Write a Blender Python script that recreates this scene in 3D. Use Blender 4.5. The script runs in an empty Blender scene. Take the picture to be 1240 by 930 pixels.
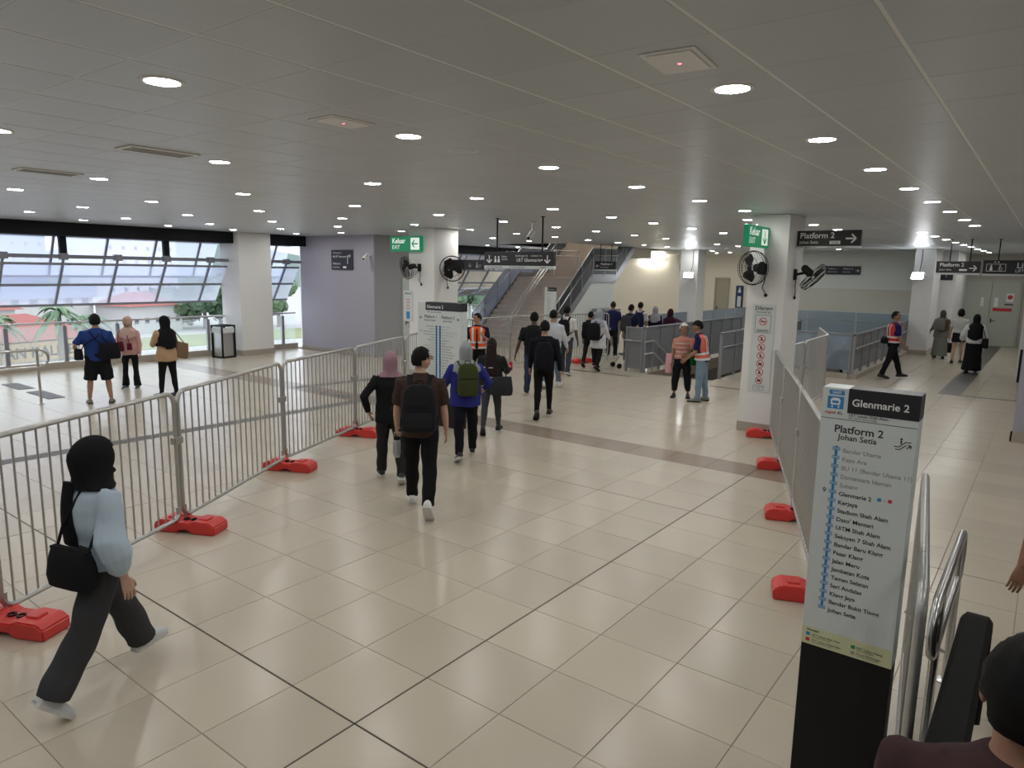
import bpy, bmesh, math, random
import numpy as np
from mathutils import Vector, Matrix

random.seed(7)
rng = np.random.default_rng(7)
SC = bpy.context.scene
COL = SC.collection
PI = math.pi

# ------------------------------------------------------------------ camera
cam_d = bpy.data.cameras.new('camera')
cam = bpy.data.objects.new('camera', cam_d)
COL.objects.link(cam)
SC.camera = cam
cam_d.sensor_fit = 'HORIZONTAL'
cam_d.sensor_width = 36.0
cam_d.lens = 36.0 * 849.87 / 1240.0
cam_d.clip_start = 0.05
cam_d.clip_end = 2000
_yaw, _pit, _rol = -0.65232, -0.16012, 0.017288
_f = Vector((math.sin(_yaw) * math.cos(_pit), math.cos(_yaw) * math.cos(_pit), math.sin(_pit)))
_r = Vector((math.cos(_yaw), -math.sin(_yaw), 0))
_u = _r.cross(_f)
_r2 = _r * math.cos(_rol) + _u * math.sin(_rol)
_u2 = -_r * math.sin(_rol) + _u * math.cos(_rol)
_m = Matrix((_r2, _u2, -_f)).transposed().to_4x4()
_m.translation = Vector((2.966, -2.4247, 2.6255))
cam.matrix_world = _m
CAM = _m.translation.copy()

# ------------------------------------------------------------------ world, exposure
W = bpy.data.worlds.new('overcast_sky')
SC.world = W
W.use_nodes = True
_bg = W.node_tree.nodes['Background']
_bg.inputs['Color'].default_value = (0.86, 0.91, 1.0, 1)
_bg.inputs['Strength'].default_value = 1.6
SC.view_settings.view_transform = 'Standard'
SC.view_settings.look = 'None'
SC.view_settings.gamma = 1.0
SC.view_settings.use_curve_mapping = False
SC.view_settings.exposure = 0.62
LAMP = 74.0          # radiance of a ceiling downlight
CEIL = 3.59

# ------------------------------------------------------------------ materials
MATS = {}
def mat(name, col, rough=0.5, metal=0.0, var=0.0, vscale=3.0, bump=0.0, bscale=40.0, emit=None, estr=0.0,
        spec=0.5, alpha=None, rnd=0.0, col2=None, coat=0.0, stretch=None):
    if name in MATS:
        return MATS[name]
    m = bpy.data.materials.new(name)
    m.use_nodes = True
    nt = m.node_tree
    b = nt.nodes['Principled BSDF']
    c = (col[0], col[1], col[2], 1)
    b.inputs['Base Color'].default_value = c
    b.inputs['Roughness'].default_value = rough
    b.inputs['Metallic'].default_value = metal
    b.inputs['Specular IOR Level'].default_value = spec
    b.inputs['Coat Weight'].default_value = coat
    src = None
    tc = nt.nodes.new('ShaderNodeTexCoord')
    co = tc.outputs['Object']
    if stretch:
        mp = nt.nodes.new('ShaderNodeMapping')
        mp.inputs['Scale'].default_value = stretch
        nt.links.new(co, mp.inputs['Vector'])
        co = mp.outputs['Vector']
    if var > 0:
        n = nt.nodes.new('ShaderNodeTexNoise')
        n.inputs['Scale'].default_value = vscale
        n.inputs['Detail'].default_value = 5
        nt.links.new(co, n.inputs['Vector'])
        mx = nt.nodes.new('ShaderNodeMix')
        mx.data_type = 'RGBA'
        d = col2 if col2 else tuple(x * (1 - var) for x in col)
        e = col if col2 else tuple(min(1, x * (1 + var)) for x in col)
        mx.inputs[6].default_value = (d[0], d[1], d[2], 1)
        mx.inputs[7].default_value = (e[0], e[1], e[2], 1)
        nt.links.new(n.outputs['Fac'], mx.inputs[0])
        src = mx.outputs[2]
    if rnd > 0:
        oi = nt.nodes.new('ShaderNodeObjectInfo')
        mr = nt.nodes.new('ShaderNodeMapRange')
        mr.inputs[3].default_value = 1 - rnd
        mr.inputs[4].default_value = 1 + rnd
        nt.links.new(oi.outputs['Random'], mr.inputs[0])
        ml = nt.nodes.new('ShaderNodeMix')
        ml.data_type = 'RGBA'
        ml.blend_type = 'MULTIPLY'
        ml.inputs[0].default_value = 1
        ml.inputs[6].default_value = c
        if src:
            nt.links.new(src, ml.inputs[6])
        nt.links.new(mr.outputs[0], ml.inputs[7])
        src = ml.outputs[2]
    if src:
        nt.links.new(src, b.inputs['Base Color'])
    if bump > 0:
        n2 = nt.nodes.new('ShaderNodeTexNoise')
        n2.inputs['Scale'].default_value = bscale
        n2.inputs['Detail'].default_value = 3
        nt.links.new(co, n2.inputs['Vector'])
        bp = nt.nodes.new('ShaderNodeBump')
        bp.inputs['Strength'].default_value = bump
        bp.inputs['Distance'].default_value = 0.01
        nt.links.new(n2.outputs['Fac'], bp.inputs['Height'])
        nt.links.new(bp.outputs['Normal'], b.inputs['Normal'])
    if emit:
        b.inputs['Emission Color'].default_value = (emit[0], emit[1], emit[2], 1)
        b.inputs['Emission Strength'].default_value = estr
    MATS[name] = m
    return m

def glass(name, tint, milk, gloss=0.06):
    """pane: mostly see-through, with a share of milky translucence and a little mirror"""
    if name in MATS:
        return MATS[name]
    m = bpy.data.materials.new(name)
    m.use_nodes = True
    nt = m.node_tree
    nt.nodes.remove(nt.nodes['Principled BSDF'])
    out = nt.nodes['Material Output']
    t = nt.nodes.new('ShaderNodeBsdfTransparent'); t.inputs[0].default_value = (*tint, 1)
    d = nt.nodes.new('ShaderNodeBsdfTranslucent'); d.inputs[0].default_value = (*tint, 1)
    g = nt.nodes.new('ShaderNodeBsdfGlossy'); g.inputs['Roughness'].default_value = 0.02
    a = nt.nodes.new('ShaderNodeMixShader'); a.inputs[0].default_value = milk
    nt.links.new(t.outputs[0], a.inputs[1]); nt.links.new(d.outputs[0], a.inputs[2])
    b = nt.nodes.new('ShaderNodeMixShader')
    lw = nt.nodes.new('ShaderNodeFresnel'); lw.inputs['IOR'].default_value = 1.0 + gloss * 5
    nt.links.new(lw.outputs[0], b.inputs[0])
    nt.links.new(a.outputs[0], b.inputs[1]); nt.links.new(g.outputs[0], b.inputs[2])
    nt.links.new(b.outputs[0], out.inputs['Surface'])
    MATS[name] = m
    return m

M_TILE = mat('floor_tile', (0.53, 0.47, 0.375), 0.25, spec=0.5, var=0.05, vscale=1.6, rnd=0.05, bump=0.02, bscale=9)
M_TILE2 = mat('floor_tile_far', (0.53, 0.47, 0.375), 0.25, spec=0.5, var=0.06, vscale=0.9, bump=0.02, bscale=9)
M_BROWN = mat('brown_tile', (0.30, 0.235, 0.18), 0.27, spec=0.4, var=0.05, vscale=1.6, rnd=0.04)
M_JOINT = mat('movement_joint', (0.075, 0.06, 0.045), 0.8)
M_GROUT = mat('grout', (0.27, 0.23, 0.185), 0.8, var=0.1)
M_STRIP = mat('dark_floor_strip', (0.10, 0.092, 0.082), 0.5, var=0.1, vscale=8)
M_CEIL = mat('ceiling_panel', (0.52, 0.555, 0.585), 0.36, var=0.04, vscale=1.1, rnd=0.03, bump=0.03, bscale=3)
M_CEILJ = mat('ceiling_joint', (0.85, 0.85, 0.83), 0.5, var=0.03)
M_WHITE = mat('white_paint', (0.80, 0.80, 0.79), 0.55, var=0.03, vscale=1.2)
M_WALLG = mat('pale_green_white_paint', (0.70, 0.74, 0.70), 0.6, var=0.03, vscale=1.0)
M_CREAM = mat('cream_paint', (0.74, 0.69, 0.58), 0.6, var=0.03, vscale=0.9)
M_LAV = mat('lavender_grey_paint', (0.41, 0.395, 0.47), 0.6, var=0.03, vscale=0.8)
M_LAVD = mat('grey_paint', (0.36, 0.36, 0.38), 0.6, var=0.03)
M_SKIRT = mat('skirting_tile', (0.42, 0.37, 0.31), 0.4, var=0.05)
M_DARK = mat('dark_steel', (0.009, 0.010, 0.014), 0.55, var=0.2, spec=0.2)
M_FRAME = mat('grey_frame', (0.24, 0.25, 0.29), 0.45, 0.2, var=0.05)
M_STEEL = mat('brushed_steel', (0.60, 0.60, 0.60), 0.28, 1.0, var=0.06, vscale=30)
M_GALV = mat('galvanised_tube', (0.47, 0.47, 0.455), 0.38, 0.75, var=0.12, vscale=18)
M_GREYP = mat('grey_steel_panel', (0.30, 0.31, 0.33), 0.42, 0.5, var=0.05, vscale=2)
M_RED = mat('red_plastic', (0.66, 0.045, 0.04), 0.38, var=0.10, vscale=9, bump=0.05, bscale=60)
M_BLACK = mat('black_plastic', (0.010, 0.010, 0.011), 0.45, var=0.2, spec=0.25)
M_SIGNK = mat('sign_black', (0.020, 0.020, 0.024), 0.4, var=0.1)
M_SIGNW = mat('sign_white', (0.66, 0.71, 0.70), 0.4, var=0.02)
M_SIGNG = mat('sign_green', (0.0, 0.16, 0.07), 0.4, emit=(0, 0.22, 0.09), estr=0.35)
M_INKW = mat('ink_white', (0.85, 0.85, 0.85), 0.5)
M_INKWG = mat('backlit_white', (0.8, 0.85, 0.8), 0.5, emit=(0.9, 1, 0.92), estr=0.35)
M_INKK = mat('ink_black', (0.03, 0.03, 0.03), 0.5)
M_INKG = mat('ink_grey', (0.36, 0.37, 0.37), 0.5)
M_INKB = mat('ink_blue', (0.03, 0.24, 0.55), 0.5)
M_INKR = mat('ink_red', (0.60, 0.03, 0.05), 0.5)
M_INKGR = mat('ink_green', (0.02, 0.28, 0.10), 0.5)
M_CREAMP = mat('pale_yellow_print', (0.66, 0.68, 0.42), 0.5)
M_LED = mat('led_panel', (1, 1, 1), 0.5, emit=(1.0, 0.985, 0.95), estr=LAMP)
M_GLASSW = glass('milky_window_glass', (0.82, 0.86, 0.98), 0.45)  # milk share of the panes stands in for the outdoor haze
M_GLASSB = glass('balustrade_glass', (0.95, 0.985, 0.97), 0.14)  # slight milk, also standing in for haze over the view
M_GLASSG = glass('grey_stair_glass', (0.88, 0.90, 0.95), 0.35)
M_GLASSC = glass('blue_grey_screen_glass', (0.76, 0.84, 0.92), 0.5)

# ------------------------------------------------------------------ mesh helpers
class G:
    def __init__(s):
        s.v = []; s.f = []
    def add(s, v, f):
        o = len(s.v)
        s.v.extend([tuple(map(float, p)) for p in v])
        s.f.extend([tuple(i + o for i in q) for q in f])
        return s
    def box(s, a, b):
        x0, y0, z0 = a; x1, y1, z1 = b
        return s.add([(x0, y0, z0), (x1, y0, z0), (x1, y1, z0), (x0, y1, z0), (x0, y0, z1), (x1, y0, z1), (x1, y1, z1), (x0, y1, z1)],
                     [(0, 3, 2, 1), (4, 5, 6, 7), (0, 1, 5, 4), (1, 2, 6, 5), (2, 3, 7, 6), (3, 0, 4, 7)])
    def cbox(s, a, b, c=0.01):
        """box with chamfered edges"""
        bm = bmesh.new()
        t = G().box(a, b)
        vs = [bm.verts.new(p) for p in t.v]
        for q in t.f:
            bm.faces.new([vs[i] for i in q])
        bmesh.ops.bevel(bm, geom=list(bm.edges) + list(bm.verts), offset=c, segments=2, affect='EDGES', profile=0.5)
        bm.verts.index_update()
        s.add([v.co[:] for v in bm.verts], [[v.index for v in q.verts] for q in bm.faces])
        bm.free()
        return s
    def obox(s, p, q, w, h, up=(0, 0, 1)):
        """bar of section w x h from p to q"""
        p = Vector(p); q = Vector(q); d = (q - p).normalized(); u = Vector(up)
        if abs(d.dot(u)) > 0.98:
            u = Vector((1, 0, 0))
        a = d.cross(u).normalized() * (w / 2); b = a.cross(d).normalized() * (h / 2)
        vs = [p - a - b, p + a - b, p + a + b, p - a + b, q - a - b, q + a - b, q + a + b, q - a + b]
        return s.add(vs, [(0, 1, 2, 3), (7, 6, 5, 4), (0, 4, 5, 1), (1, 5, 6, 2), (2, 6, 7, 3), (3, 7, 4, 0)])
    def tube(s, pts, r, n=8, closed=False, caps=True):
        P = [Vector(p) for p in pts]
        m = len(P)
        R = r if isinstance(r, (list, tuple)) else [r] * m
        rings = []
        prev = None
        for i in range(m):
            if closed:
                t = P[(i + 1) % m] - P[i - 1]
            else:
                t = P[min(i + 1, m - 1)] - P[max(i - 1, 0)]
            t.normalize()
            if prev is None:
                u = Vector((0, 0, 1)) if abs(t.z) < 0.9 else Vector((1, 0, 0))
                u = (u - t * u.dot(t)).normalized()
            else:
                u = (prev - t * prev.dot(t))
                u = u.normalized() if u.length > 1e-6 else prev
            prev = u
            w = t.cross(u)
            rings.append([P[i] + (u * math.cos(2 * PI * k / n) + w * math.sin(2 * PI * k / n)) * R[i] for k in range(n)])
        v = [p for g in rings for p in g]
        f = []
        for i in range(m if closed else m - 1):
            a = i * n; b = ((i + 1) % m) * n
            for k in range(n):
                f.append((a + k, a + (k + 1) % n, b + (k + 1) % n, b + k))
        if caps and not closed:
            f.append(tuple(range(n - 1, -1, -1)))
            f.append(tuple((m - 1) * n + k for k in range(n)))
        return s.add(v, f)
    def prism(s, poly, y0, y1):
        """outline in x,z pushed along y"""
        n = len(poly)
        v = [(x, y0, z) for x, z in poly] + [(x, y1, z) for x, z in poly]
        f = [tuple(range(n)), tuple(range(2 * n - 1, n - 1, -1))]
        for i in range(n):
            j = (i + 1) % n
            f.append((i, i + n, j + n, j))
        return s.add(v, f)
    def disc(s, c, r, n=16, nrm=-1):
        v = [(c[0] + r * math.cos(2 * PI * k / n), c[1] + r * math.sin(2 * PI * k / n), c[2]) for k in range(n)]
        return s.add(v, [tuple(range(n)) if nrm > 0 else tuple(range(n - 1, -1, -1))])
    def lathe(s, prof, n=20, c=(0, 0, 0)):
        """profile (r,z) turned about z"""
        v = []
        for r, z in prof:
            for k in range(n):
                v.append((c[0] + r * math.cos(2 * PI * k / n), c[1] + r * math.sin(2 * PI * k / n), c[2] + z))
        f = []
        for i in range(len(prof) - 1):
            for k in range(n):
                a = i * n + k; b = i * n + (k + 1) % n
                f.append((a, b, b + n, a + n))
        if prof[0][0] > 1e-5:
            f.append(tuple(range(n - 1, -1, -1)))
        if prof[-1][0] > 1e-5:
            f.append(tuple((len(prof) - 1) * n + k for k in range(n)))
        return s.add(v, f)
    def ell(s, c, r, n=12, m=8):
        v = []
        for i in range(m + 1):
            t = PI * i / m
            for k in range(n):
                a = 2 * PI * k / n
                v.append((c[0] + r[0] * math.sin(t) * math.cos(a), c[1] + r[1] * math.sin(t) * math.sin(a), c[2] + r[2] * math.cos(t)))
        f = []
        for i in range(m):
            for k in range(n):
                a = i * n + k; b = i * n + (k + 1) % n
                f.append((a, a + n, b + n, b))
        return s.add(v, f)
    def xf(s, M):
        s.v = [tuple(M @ Vector(p)) for p in s.v]
        return s
    def mesh(s, name, m=None, smooth=False):
        me = bpy.data.meshes.new(name)
        me.from_pydata(s.v, [], s.f)
        if m:
            me.materials.append(m)
        if smooth:
            me.polygons.foreach_set('use_smooth', [True] * len(me.polygons))
            try:
                me.set_sharp_from_angle(angle=math.radians(45))
            except Exception:
                pass
        me.update()
        return me
    def obj(s, name, m, parent=None, smooth=False, loc=None):
        return link(name, s.mesh(name, m, smooth), parent, loc)

def link(name, me, parent=None, loc=None, rot=None):
    o = bpy.data.objects.new(name, me)
    COL.objects.link(o)
    if parent:
        o.parent = parent
    if loc is not None:
        o.location = loc
    if rot is not None:
        o.rotation_euler = rot
    return o

def tag(o, label=None, cat=None, group=None, kind=None):
    if label: o['label'] = label
    if cat: o['category'] = cat
    if group: o['group'] = group
    if kind: o['kind'] = kind
    return o

def thing(name, label, cat, loc=(0, 0, 0), rz=0.0, group=None, kind=None):
    o = bpy.data.objects.new(name, None)
    o.empty_display_size = 0.1
    COL.objects.link(o)
    o.location = loc
    o.rotation_euler = (0, 0, rz)
    return tag(o, label, cat, group, kind)

def struct(name, g, m, label=None, smooth=False):
    o = g.obj(name, m, None, smooth)
    o['kind'] = 'structure'
    if label: o['label'] = label
    return o

def copy_tree(o, parent=None, loc=None, rz=None):
    c = o.copy()
    COL.objects.link(c)
    if parent:
        c.parent = parent
    if loc is not None:
        c.location = loc
    if rz is not None:
        c.rotation_euler = (0, 0, rz)
    for ch in list(o.children):
        copy_tree(ch, c)
    return c

_TX = {}
def text_geo(items, y=-0.001):
    """items: (string, x, z, size, align, weight) -> flat lettering in the xz plane facing -y"""
    g = G()
    for it in items:
        s, x, z, size = it[:4]
        al = it[4] if len(it) > 4 else 'LEFT'
        wt = it[5] if len(it) > 5 else 0.0
        sx = it[6] if len(it) > 6 else 1.0
        k = (s, al, wt)
        if k not in _TX:
            cu = bpy.data.curves.new('t', 'FONT')
            cu.body = s
            cu.align_x = al
            cu.size = 1.0
            cu.offset = wt
            cu.resolution_u = 3
            ob = bpy.data.objects.new('t', cu)
            me = bpy.data.meshes.new_from_object(ob)
            _TX[k] = ([v.co[:] for v in me.vertices], [tuple(p.vertices) for p in me.polygons])
            bpy.data.objects.remove(ob)
            bpy.data.meshes.remove(me)
            bpy.data.curves.remove(cu)
        vs, fs = _TX[k]
        g.add([(x + p[0] * size * sx, y, z + p[1] * size) for p in vs], fs)
    return g

def rect(g, x0, z0, x1, z1, y=-0.001):
    g.add([(x0, y, z0), (x1, y, z0), (x1, y, z1), (x0, y, z1)], [(0, 1, 2, 3)])
    return g

def poly(g, pts, y=-0.001):
    g.add([(x, y, z) for x, z in pts], [tuple(range(len(pts)))])
    return g

def arrow(g, cx, cz, s, ang, y=-0.001, w=0.16):
    """stroked arrow pointing along ang (0 = right, 90 = up)"""
    c, n = math.cos(math.radians(ang)), math.sin(math.radians(ang))
    def bar(p, q):
        dx, dz = q[0] - p[0], q[1] - p[1]
        L = math.hypot(dx, dz); nx, nz = -dz / L * w / 2, dx / L * w / 2
        pts = [(p[0] + nx, p[1] + nz), (p[0] - nx, p[1] - nz), (q[0] - nx, q[1] - nz), (q[0] + nx, q[1] + nz)]
        poly(g, [(cx + s * (a * c - b * n), cz + s * (a * n + b * c)) for a, b in pts], y)
    bar((-0.5, 0), (0.45, 0))
    bar((0.06, 0.44), (0.5, 0.0))
    bar((0.06, -0.44), (0.5, 0.0))
    return g

def ring2d(g, cx, cz, r0, r1, y=-0.001, n=24):
    v = []
    for k in range(n):
        a = 2 * PI * k / n
        v += [(cx + r0 * math.cos(a), y, cz + r0 * math.sin(a)), (cx + r1 * math.cos(a), y, cz + r1 * math.sin(a))]
    g.add(v, [(2 * k, 2 * ((k + 1) % n), 2 * ((k + 1) % n) + 1, 2 * k + 1) for k in range(n)])
    return g

def dot2d(g, cx, cz, r, y=-0.001, n=12, sx=1.0):
    return poly(g, [(cx + sx * r * math.cos(2 * PI * k / n), cz + r * math.sin(2 * PI * k / n)) for k in range(n)], y)

# ================================================================== STRUCTURE
_inv = _m.inverted()
def in_view(p, margin=1.08):
    q = _inv @ Vector(p)
    if q.z > -0.2:
        return False
    u = 849.87 * q.x / -q.z; v = 849.87 * q.y / -q.z
    return abs(u) < 620 * margin and abs(v) < 465 * margin
def near_first(cells, z, n=300):
    def area(c):
        p = Vector((c[0], c[1], z)); d = p - CAM
        return -abs(d.z) / d.length ** 3
    vis = [c for c in cells if in_view((c[0], c[1], z))]
    vis.sort(key=area)
    return set(vis[:n])

def prismx(g, pts, x0, x1):
    """outline in y,z pushed along x"""
    n = len(pts)
    g.add([(x0, y, z) for y, z in pts] + [(x1, y, z) for y, z in pts],
          [tuple(range(n - 1, -1, -1)), tuple(range(n, 2 * n))] + [(i, (i + 1) % n, (i + 1) % n + n, i + n) for i in range(n)])
    return g

# ---- floor: slab with two stair wells, tiles 0.6 m
VA = (-5.4, -3.6, 14.4, 21.6)
VB = (-3.0, -1.2, 17.4, 25.2)
fl = G()
for x0, x1, y0, y1 in ((-16.8, 7.2, -6.0, 14.4), (-16.8, -5.4, 14.4, 17.4), (-3.6, 7.2, 14.4, 17.4), (-16.8, -5.4, 17.4, 21.6), (-3.6, -3.0, 17.4, 21.6),
                       (-1.2, 7.2, 17.4, 25.2), (-16.8, -3.0, 21.6, 25.2), (-16.8, 7.2, 25.2, 31.4)):
    fl.box((x0, y0, -0.35), (x1, y1, -0.004))
floor = struct('floor', fl, M_GROUT)
def inside(x, y, V):
    return V[0] < x < V[1] and V[2] < y < V[3]
cells = []
for i in range(-28, 12):
    for j in range(-10, 52):
        x, y = 0.6 * i + 0.3, 0.6 * j + 0.3
        if inside(x, y, VA) or inside(x, y, VB) or (x < -12.9 and 11.6 < y < 15) or (x > 2.7 and 11.5 < y < 19.5):
            continue
        cells.append((round(x, 3), round(y, 3), i, j))
big = near_first(cells, 0)
def tile_geo(hx0, hx1, hy0, hy1, z0=-0.03, z1=0.0, c=0.002):
    g = G()
    a, b = (hx0, hy0), (hx1, hy1)
    v = [(a[0], a[1], z0), (b[0], a[1], z0), (b[0], b[1], z0), (a[0], b[1], z0),
         (a[0], a[1], z1 - c), (b[0], a[1], z1 - c), (b[0], b[1], z1 - c), (a[0], b[1], z1 - c),
         (a[0] + c, a[1] + c, z1), (b[0] - c, a[1] + c, z1), (b[0] - c, b[1] - c, z1), (a[0] + c, b[1] - c, z1)]
    f = [(8, 9, 10, 11)]
    for k in range(4):
        l = (k + 1) % 4
        f += [(k, l, l + 4, k + 4), (k + 4, l + 4, l + 8, k + 8)]
    return g.add(v, f)
_tm = {}
far_t = G(); far_b = G()
for c in cells:
    x, y, i, j = c
    # the joints at x=0, y=0 and y=4.8 are wide movement joints
    l = 0.006 if i % 8 == 0 else 0.0022
    r = 0.006 if (i + 1) % 8 == 0 else 0.0022
    b = 0.006 if j % 8 == 0 else 0.0022
    t = 0.006 if (j + 1) % 8 == 0 else 0.0022
    brown = j == 11 and x < 1.2
    if c in big:
        k = (l, r, b, t, brown)
        if k not in _tm:
            _tm[k] = tile_geo(-0.3 + l, 0.3 - r, -0.3 + b, 0.3 - t).mesh('tile', M_BROWN if brown else M_TILE)
        link('tile', _tm[k], floor, (x, y, 0))
    else:
        gg = far_b if brown else far_t
        a0, a1, b0, b1 = x - 0.3 + l, x + 0.3 - r, y - 0.3 + b, y + 0.3 - t
        gg.add([(a0, b0, 0), (a1, b0, 0), (a1, b1, 0), (a0, b1, 0), (a0, b0, -0.01), (a1, b0, -0.01), (a1, b1, -0.01), (a0, b1, -0.01)],
               [(0, 1, 2, 3), (0, 4, 5, 1), (1, 5, 6, 2), (2, 6, 7, 3), (3, 7, 4, 0)])
o = far_t.obj('tile_field', M_TILE2, floor); o['kind'] = 'stuff'
if far_b.v:
    o = far_b.obj('tile_field', M_BROWN, floor); o['kind'] = 'stuff'

# dark fillers in the movement joints
g = G()
for k in (-2, -1, 0, 1):
    g.box((4.8 * k - 0.0055, -6, -0.006), (4.8 * k + 0.0055, 14.4, -0.0018))
for k in range(-1, 3):
    g.box((-16.7, 4.8 * k - 0.0055, -0.006), (7.1, 4.8 * k + 0.0055, -0.0018))
o = g.obj('joint_filler', M_JOINT, floor); o['kind'] = 'stuff'

# dark inlaid strips
def strip(n, x0, y0, x1, y1):
    o = G().box((x0, y0, -0.003), (x1, y1, 0.002)).obj('trim_%d' % n, M_STRIP)
    o['kind'] = 'structure'
strip(1, -7.98, -4.0, -7.72, 9.0)
strip(2, 1.08, 16.2, 1.52, 30.9)
strip(3, 1.521, 16.2, 2.62, 16.32)
g = G()
g.add([(-10.2, 6.75, 0.002), (-9.9, 6.75, 0.002), (-8.15, 6.95, 0.002), (-8.25, 6.7, 0.002)], [(0, 1, 2, 3)])
g.add([(-10.2, 6.76, 0.002), (-9.95, 6.76, 0.002), (-9.65, 9.0, 0.002), (-9.9, 9.0, 0.002)], [(0, 1, 2, 3)])
struct('trim_4', g, M_STRIP)
strip(5, -8.6, 13.5, -5.45, 13.62)
strip(6, -5.35, 14.28, -3.65, 14.38)
strip(7, -3.3, 13.46, -1.9, 13.58)

# ---- ceiling: slab with an opening above the stairs, panels 0.6 m
OP = (-13.75, -10.25, 18.3, 26.0)
cg = G()
for x0, x1, y0, y1 in ((-16.1, 7.2, -6.2, OP[2]), (-16.1, OP[0], OP[2], OP[3]), (OP[1], 7.2, OP[2], OP[3]), (-16.1, 7.2, OP[3], 31.4)):
    cg.box((x0, y0, CEIL + 0.002), (x1, y1, CEIL + 0.4))
ceiling = struct('ceiling', cg, M_CEILJ)
cells = []
for i in range(-29, 11):
    for j in range(-10, 54):
        x, y = 1.15 + 0.6 * i + 0.3, -0.735 + 0.6 * j + 0.3
        if OP[0] - 0.3 < x < OP[1] + 0.3 and OP[2] - 0.3 < y < OP[3] + 0.3:
            continue
        if x < -16.0 or x > 7.1 or y > 31.2:
            continue
        cells.append((round(x, 3), round(y, 3), i, j))
big = near_first(cells, CEIL)
pm = G()
def pan(g, x, y, gx=0.008, gy=0.002):
    a0, a1, b0, b1 = x - 0.3 + gx, x + 0.3 - gx, y - 0.3 + gy, y + 0.3 - gy
    z = CEIL; c = 0.003; zt = CEIL + 0.0025
    v = [(a0, b0, zt), (a1, b0, zt), (a1, b1, zt), (a0, b1, zt), (a0 + c, b0 + c, z), (a1 - c, b0 + c, z), (a1 - c, b1 - c, z), (a0 + c, b1 - c, z)]
    return g.add(v, [(7, 6, 5, 4)] + [(k + 4, (k + 1) % 4 + 4, (k + 1) % 4, k) for k in range(4)])
_p = pan(G(), 0, 0).mesh('panel', M_CEIL)
for p in _p.vertices:
    p.co.z -= CEIL
far_p = G()
for c in cells:
    if c in big:
        link('panel', _p, ceiling, (c[0], c[1], CEIL))
    else:
        pan(far_p, c[0], c[1])
o = far_p.obj('panel_field', M_CEIL, ceiling); o['kind'] = 'stuff'

# ---- walls
struct('wall_back', G().box((-17.2, 31.2, -0.3), (-6.6, 31.5, CEIL + 0.3)), M_CREAM)
g = G().box((-6.6, 27.5, -0.3), (-0.95, 27.75, CEIL + 0.3)); g.box((-6.6, 27.75, -0.3), (-6.4, 31.5, CEIL + 0.3))
struct('wall_back_centre', g, M_WALLG)
M_BAND = mat('beige_band_paint', (0.60, 0.585, 0.50), 0.6, var=0.02)
struct('trim_8', G().box((-6.55, 27.485, 1.28), (-0.95, 27.499, 2.15)), M_BAND)
struct('wall_corridor_left', G().box((-0.95, 27.3, 0), (0.12, 31.2, CEIL)), M_WHITE)
M_BEIG = mat('greige_paint', (0.47, 0.45, 0.39), 0.6, var=0.03)
struct('wall_corridor_end', G().box((-0.95, 31.2, 0), (7.2, 31.5, CEIL + 0.3)), M_BEIG)
struct('wall_corridor_right', G().box((2.35, 21.0, 0), (7.2, 31.2, CEIL)), M_WHITE)
struct('wall_right_block', G().box((2.66, 11.5, 0), (7.2, 19.5, CEIL)), M_LAV)
struct('baseboard_right_block', G().box((2.635, 11.475, 0), (7.2, 11.5, 0.17)).box((2.635, 11.475, 0), (2.66, 19.5, 0.17)), M_SKIRT)
struct('wall_right', G().box((7.2, -6.2, -0.3), (7.5, 31.5, CEIL + 0.3)), M_WHITE)
struct('wall_front', G().box((-17.2, -6.5, -0.3), (7.5, -6.2, CEIL + 0.3)), M_LAVD)
struct('wall_left_room', G().box((-16.4, 11.6, 0), (-12.9, 15.2, CEIL)), M_LAV)
struct('wall_left_room_side', G().box((-12.9, 11.62, 0), (-12.88, 15.2, CEIL)), M_LAVD)  # darker grey sheet: shade of the side wall put into its colour
struct('baseboard_left_room', G().box((-16.4, 11.58, 0), (-12.87, 11.6, 0.1)), M_SKIRT)
struct('wall_left_end', G().box((-17.2, 26.4, -0.3), (-16.6, 31.2, CEIL + 0.3)), M_WHITE)
struct('wall_left_fill', G().box((-17.0, 12.0, 0), (-16.4, 16.0, CEIL)), M_WHITE)

# door in the side of the left room and the two doors at the back
def door(n, root_loc, rz, w, h, m, leaves=1, notes=()):
    d = thing('door_%d' % n, None, None, root_loc, rz); d['kind'] = 'structure'
    G().box((-w / 2 - 0.06, -0.05, 0), (-w / 2, 0.02, h + 0.06)).box((w / 2, -0.05, 0), (w / 2 + 0.06, 0.02, h + 0.06)).box((-w / 2, -0.05, h), (w / 2, 0.02, h + 0.06)).obj('door_frame', m, d)
    lw = w / leaves
    for k in range(leaves):
        x0 = -w / 2 + k * lw
        lf = G().cbox((x0 + 0.005, -0.03, 0.01), (x0 + lw - 0.005, 0.012, h - 0.005), 0.004).obj('leaf', m, d)
        if k == leaves - 1:
            G().tube([(x0 + 0.08, -0.03, 1.0), (x0 + 0.08, -0.08, 1.0), (x0 + 0.22, -0.08, 1.0)], 0.012, 6).box((x0 + 0.06, -0.036, 0.92), (x0 + 0.10, -0.03, 1.08)).obj('handle', M_BLACK, lf)
        for hz in (0.25, h - 0.3, h / 2):
            G().box((x0 + 0.002, -0.04, hz), (x0 + 0.02, -0.03, hz + 0.12)).obj('hinge', M_FRAME, lf)
    for x0, z0, x1, z1, mm in notes:
        G().box((x0, -0.034, z0), (x1, -0.031, z1)).obj('notice', mm, d)
    return d
M_DOORG = mat('door_greenish', (0.50, 0.53, 0.46), 0.5, var=0.03)
M_DOORW = mat('door_pale_green', (0.62, 0.68, 0.64), 0.5, var=0.03)
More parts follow.
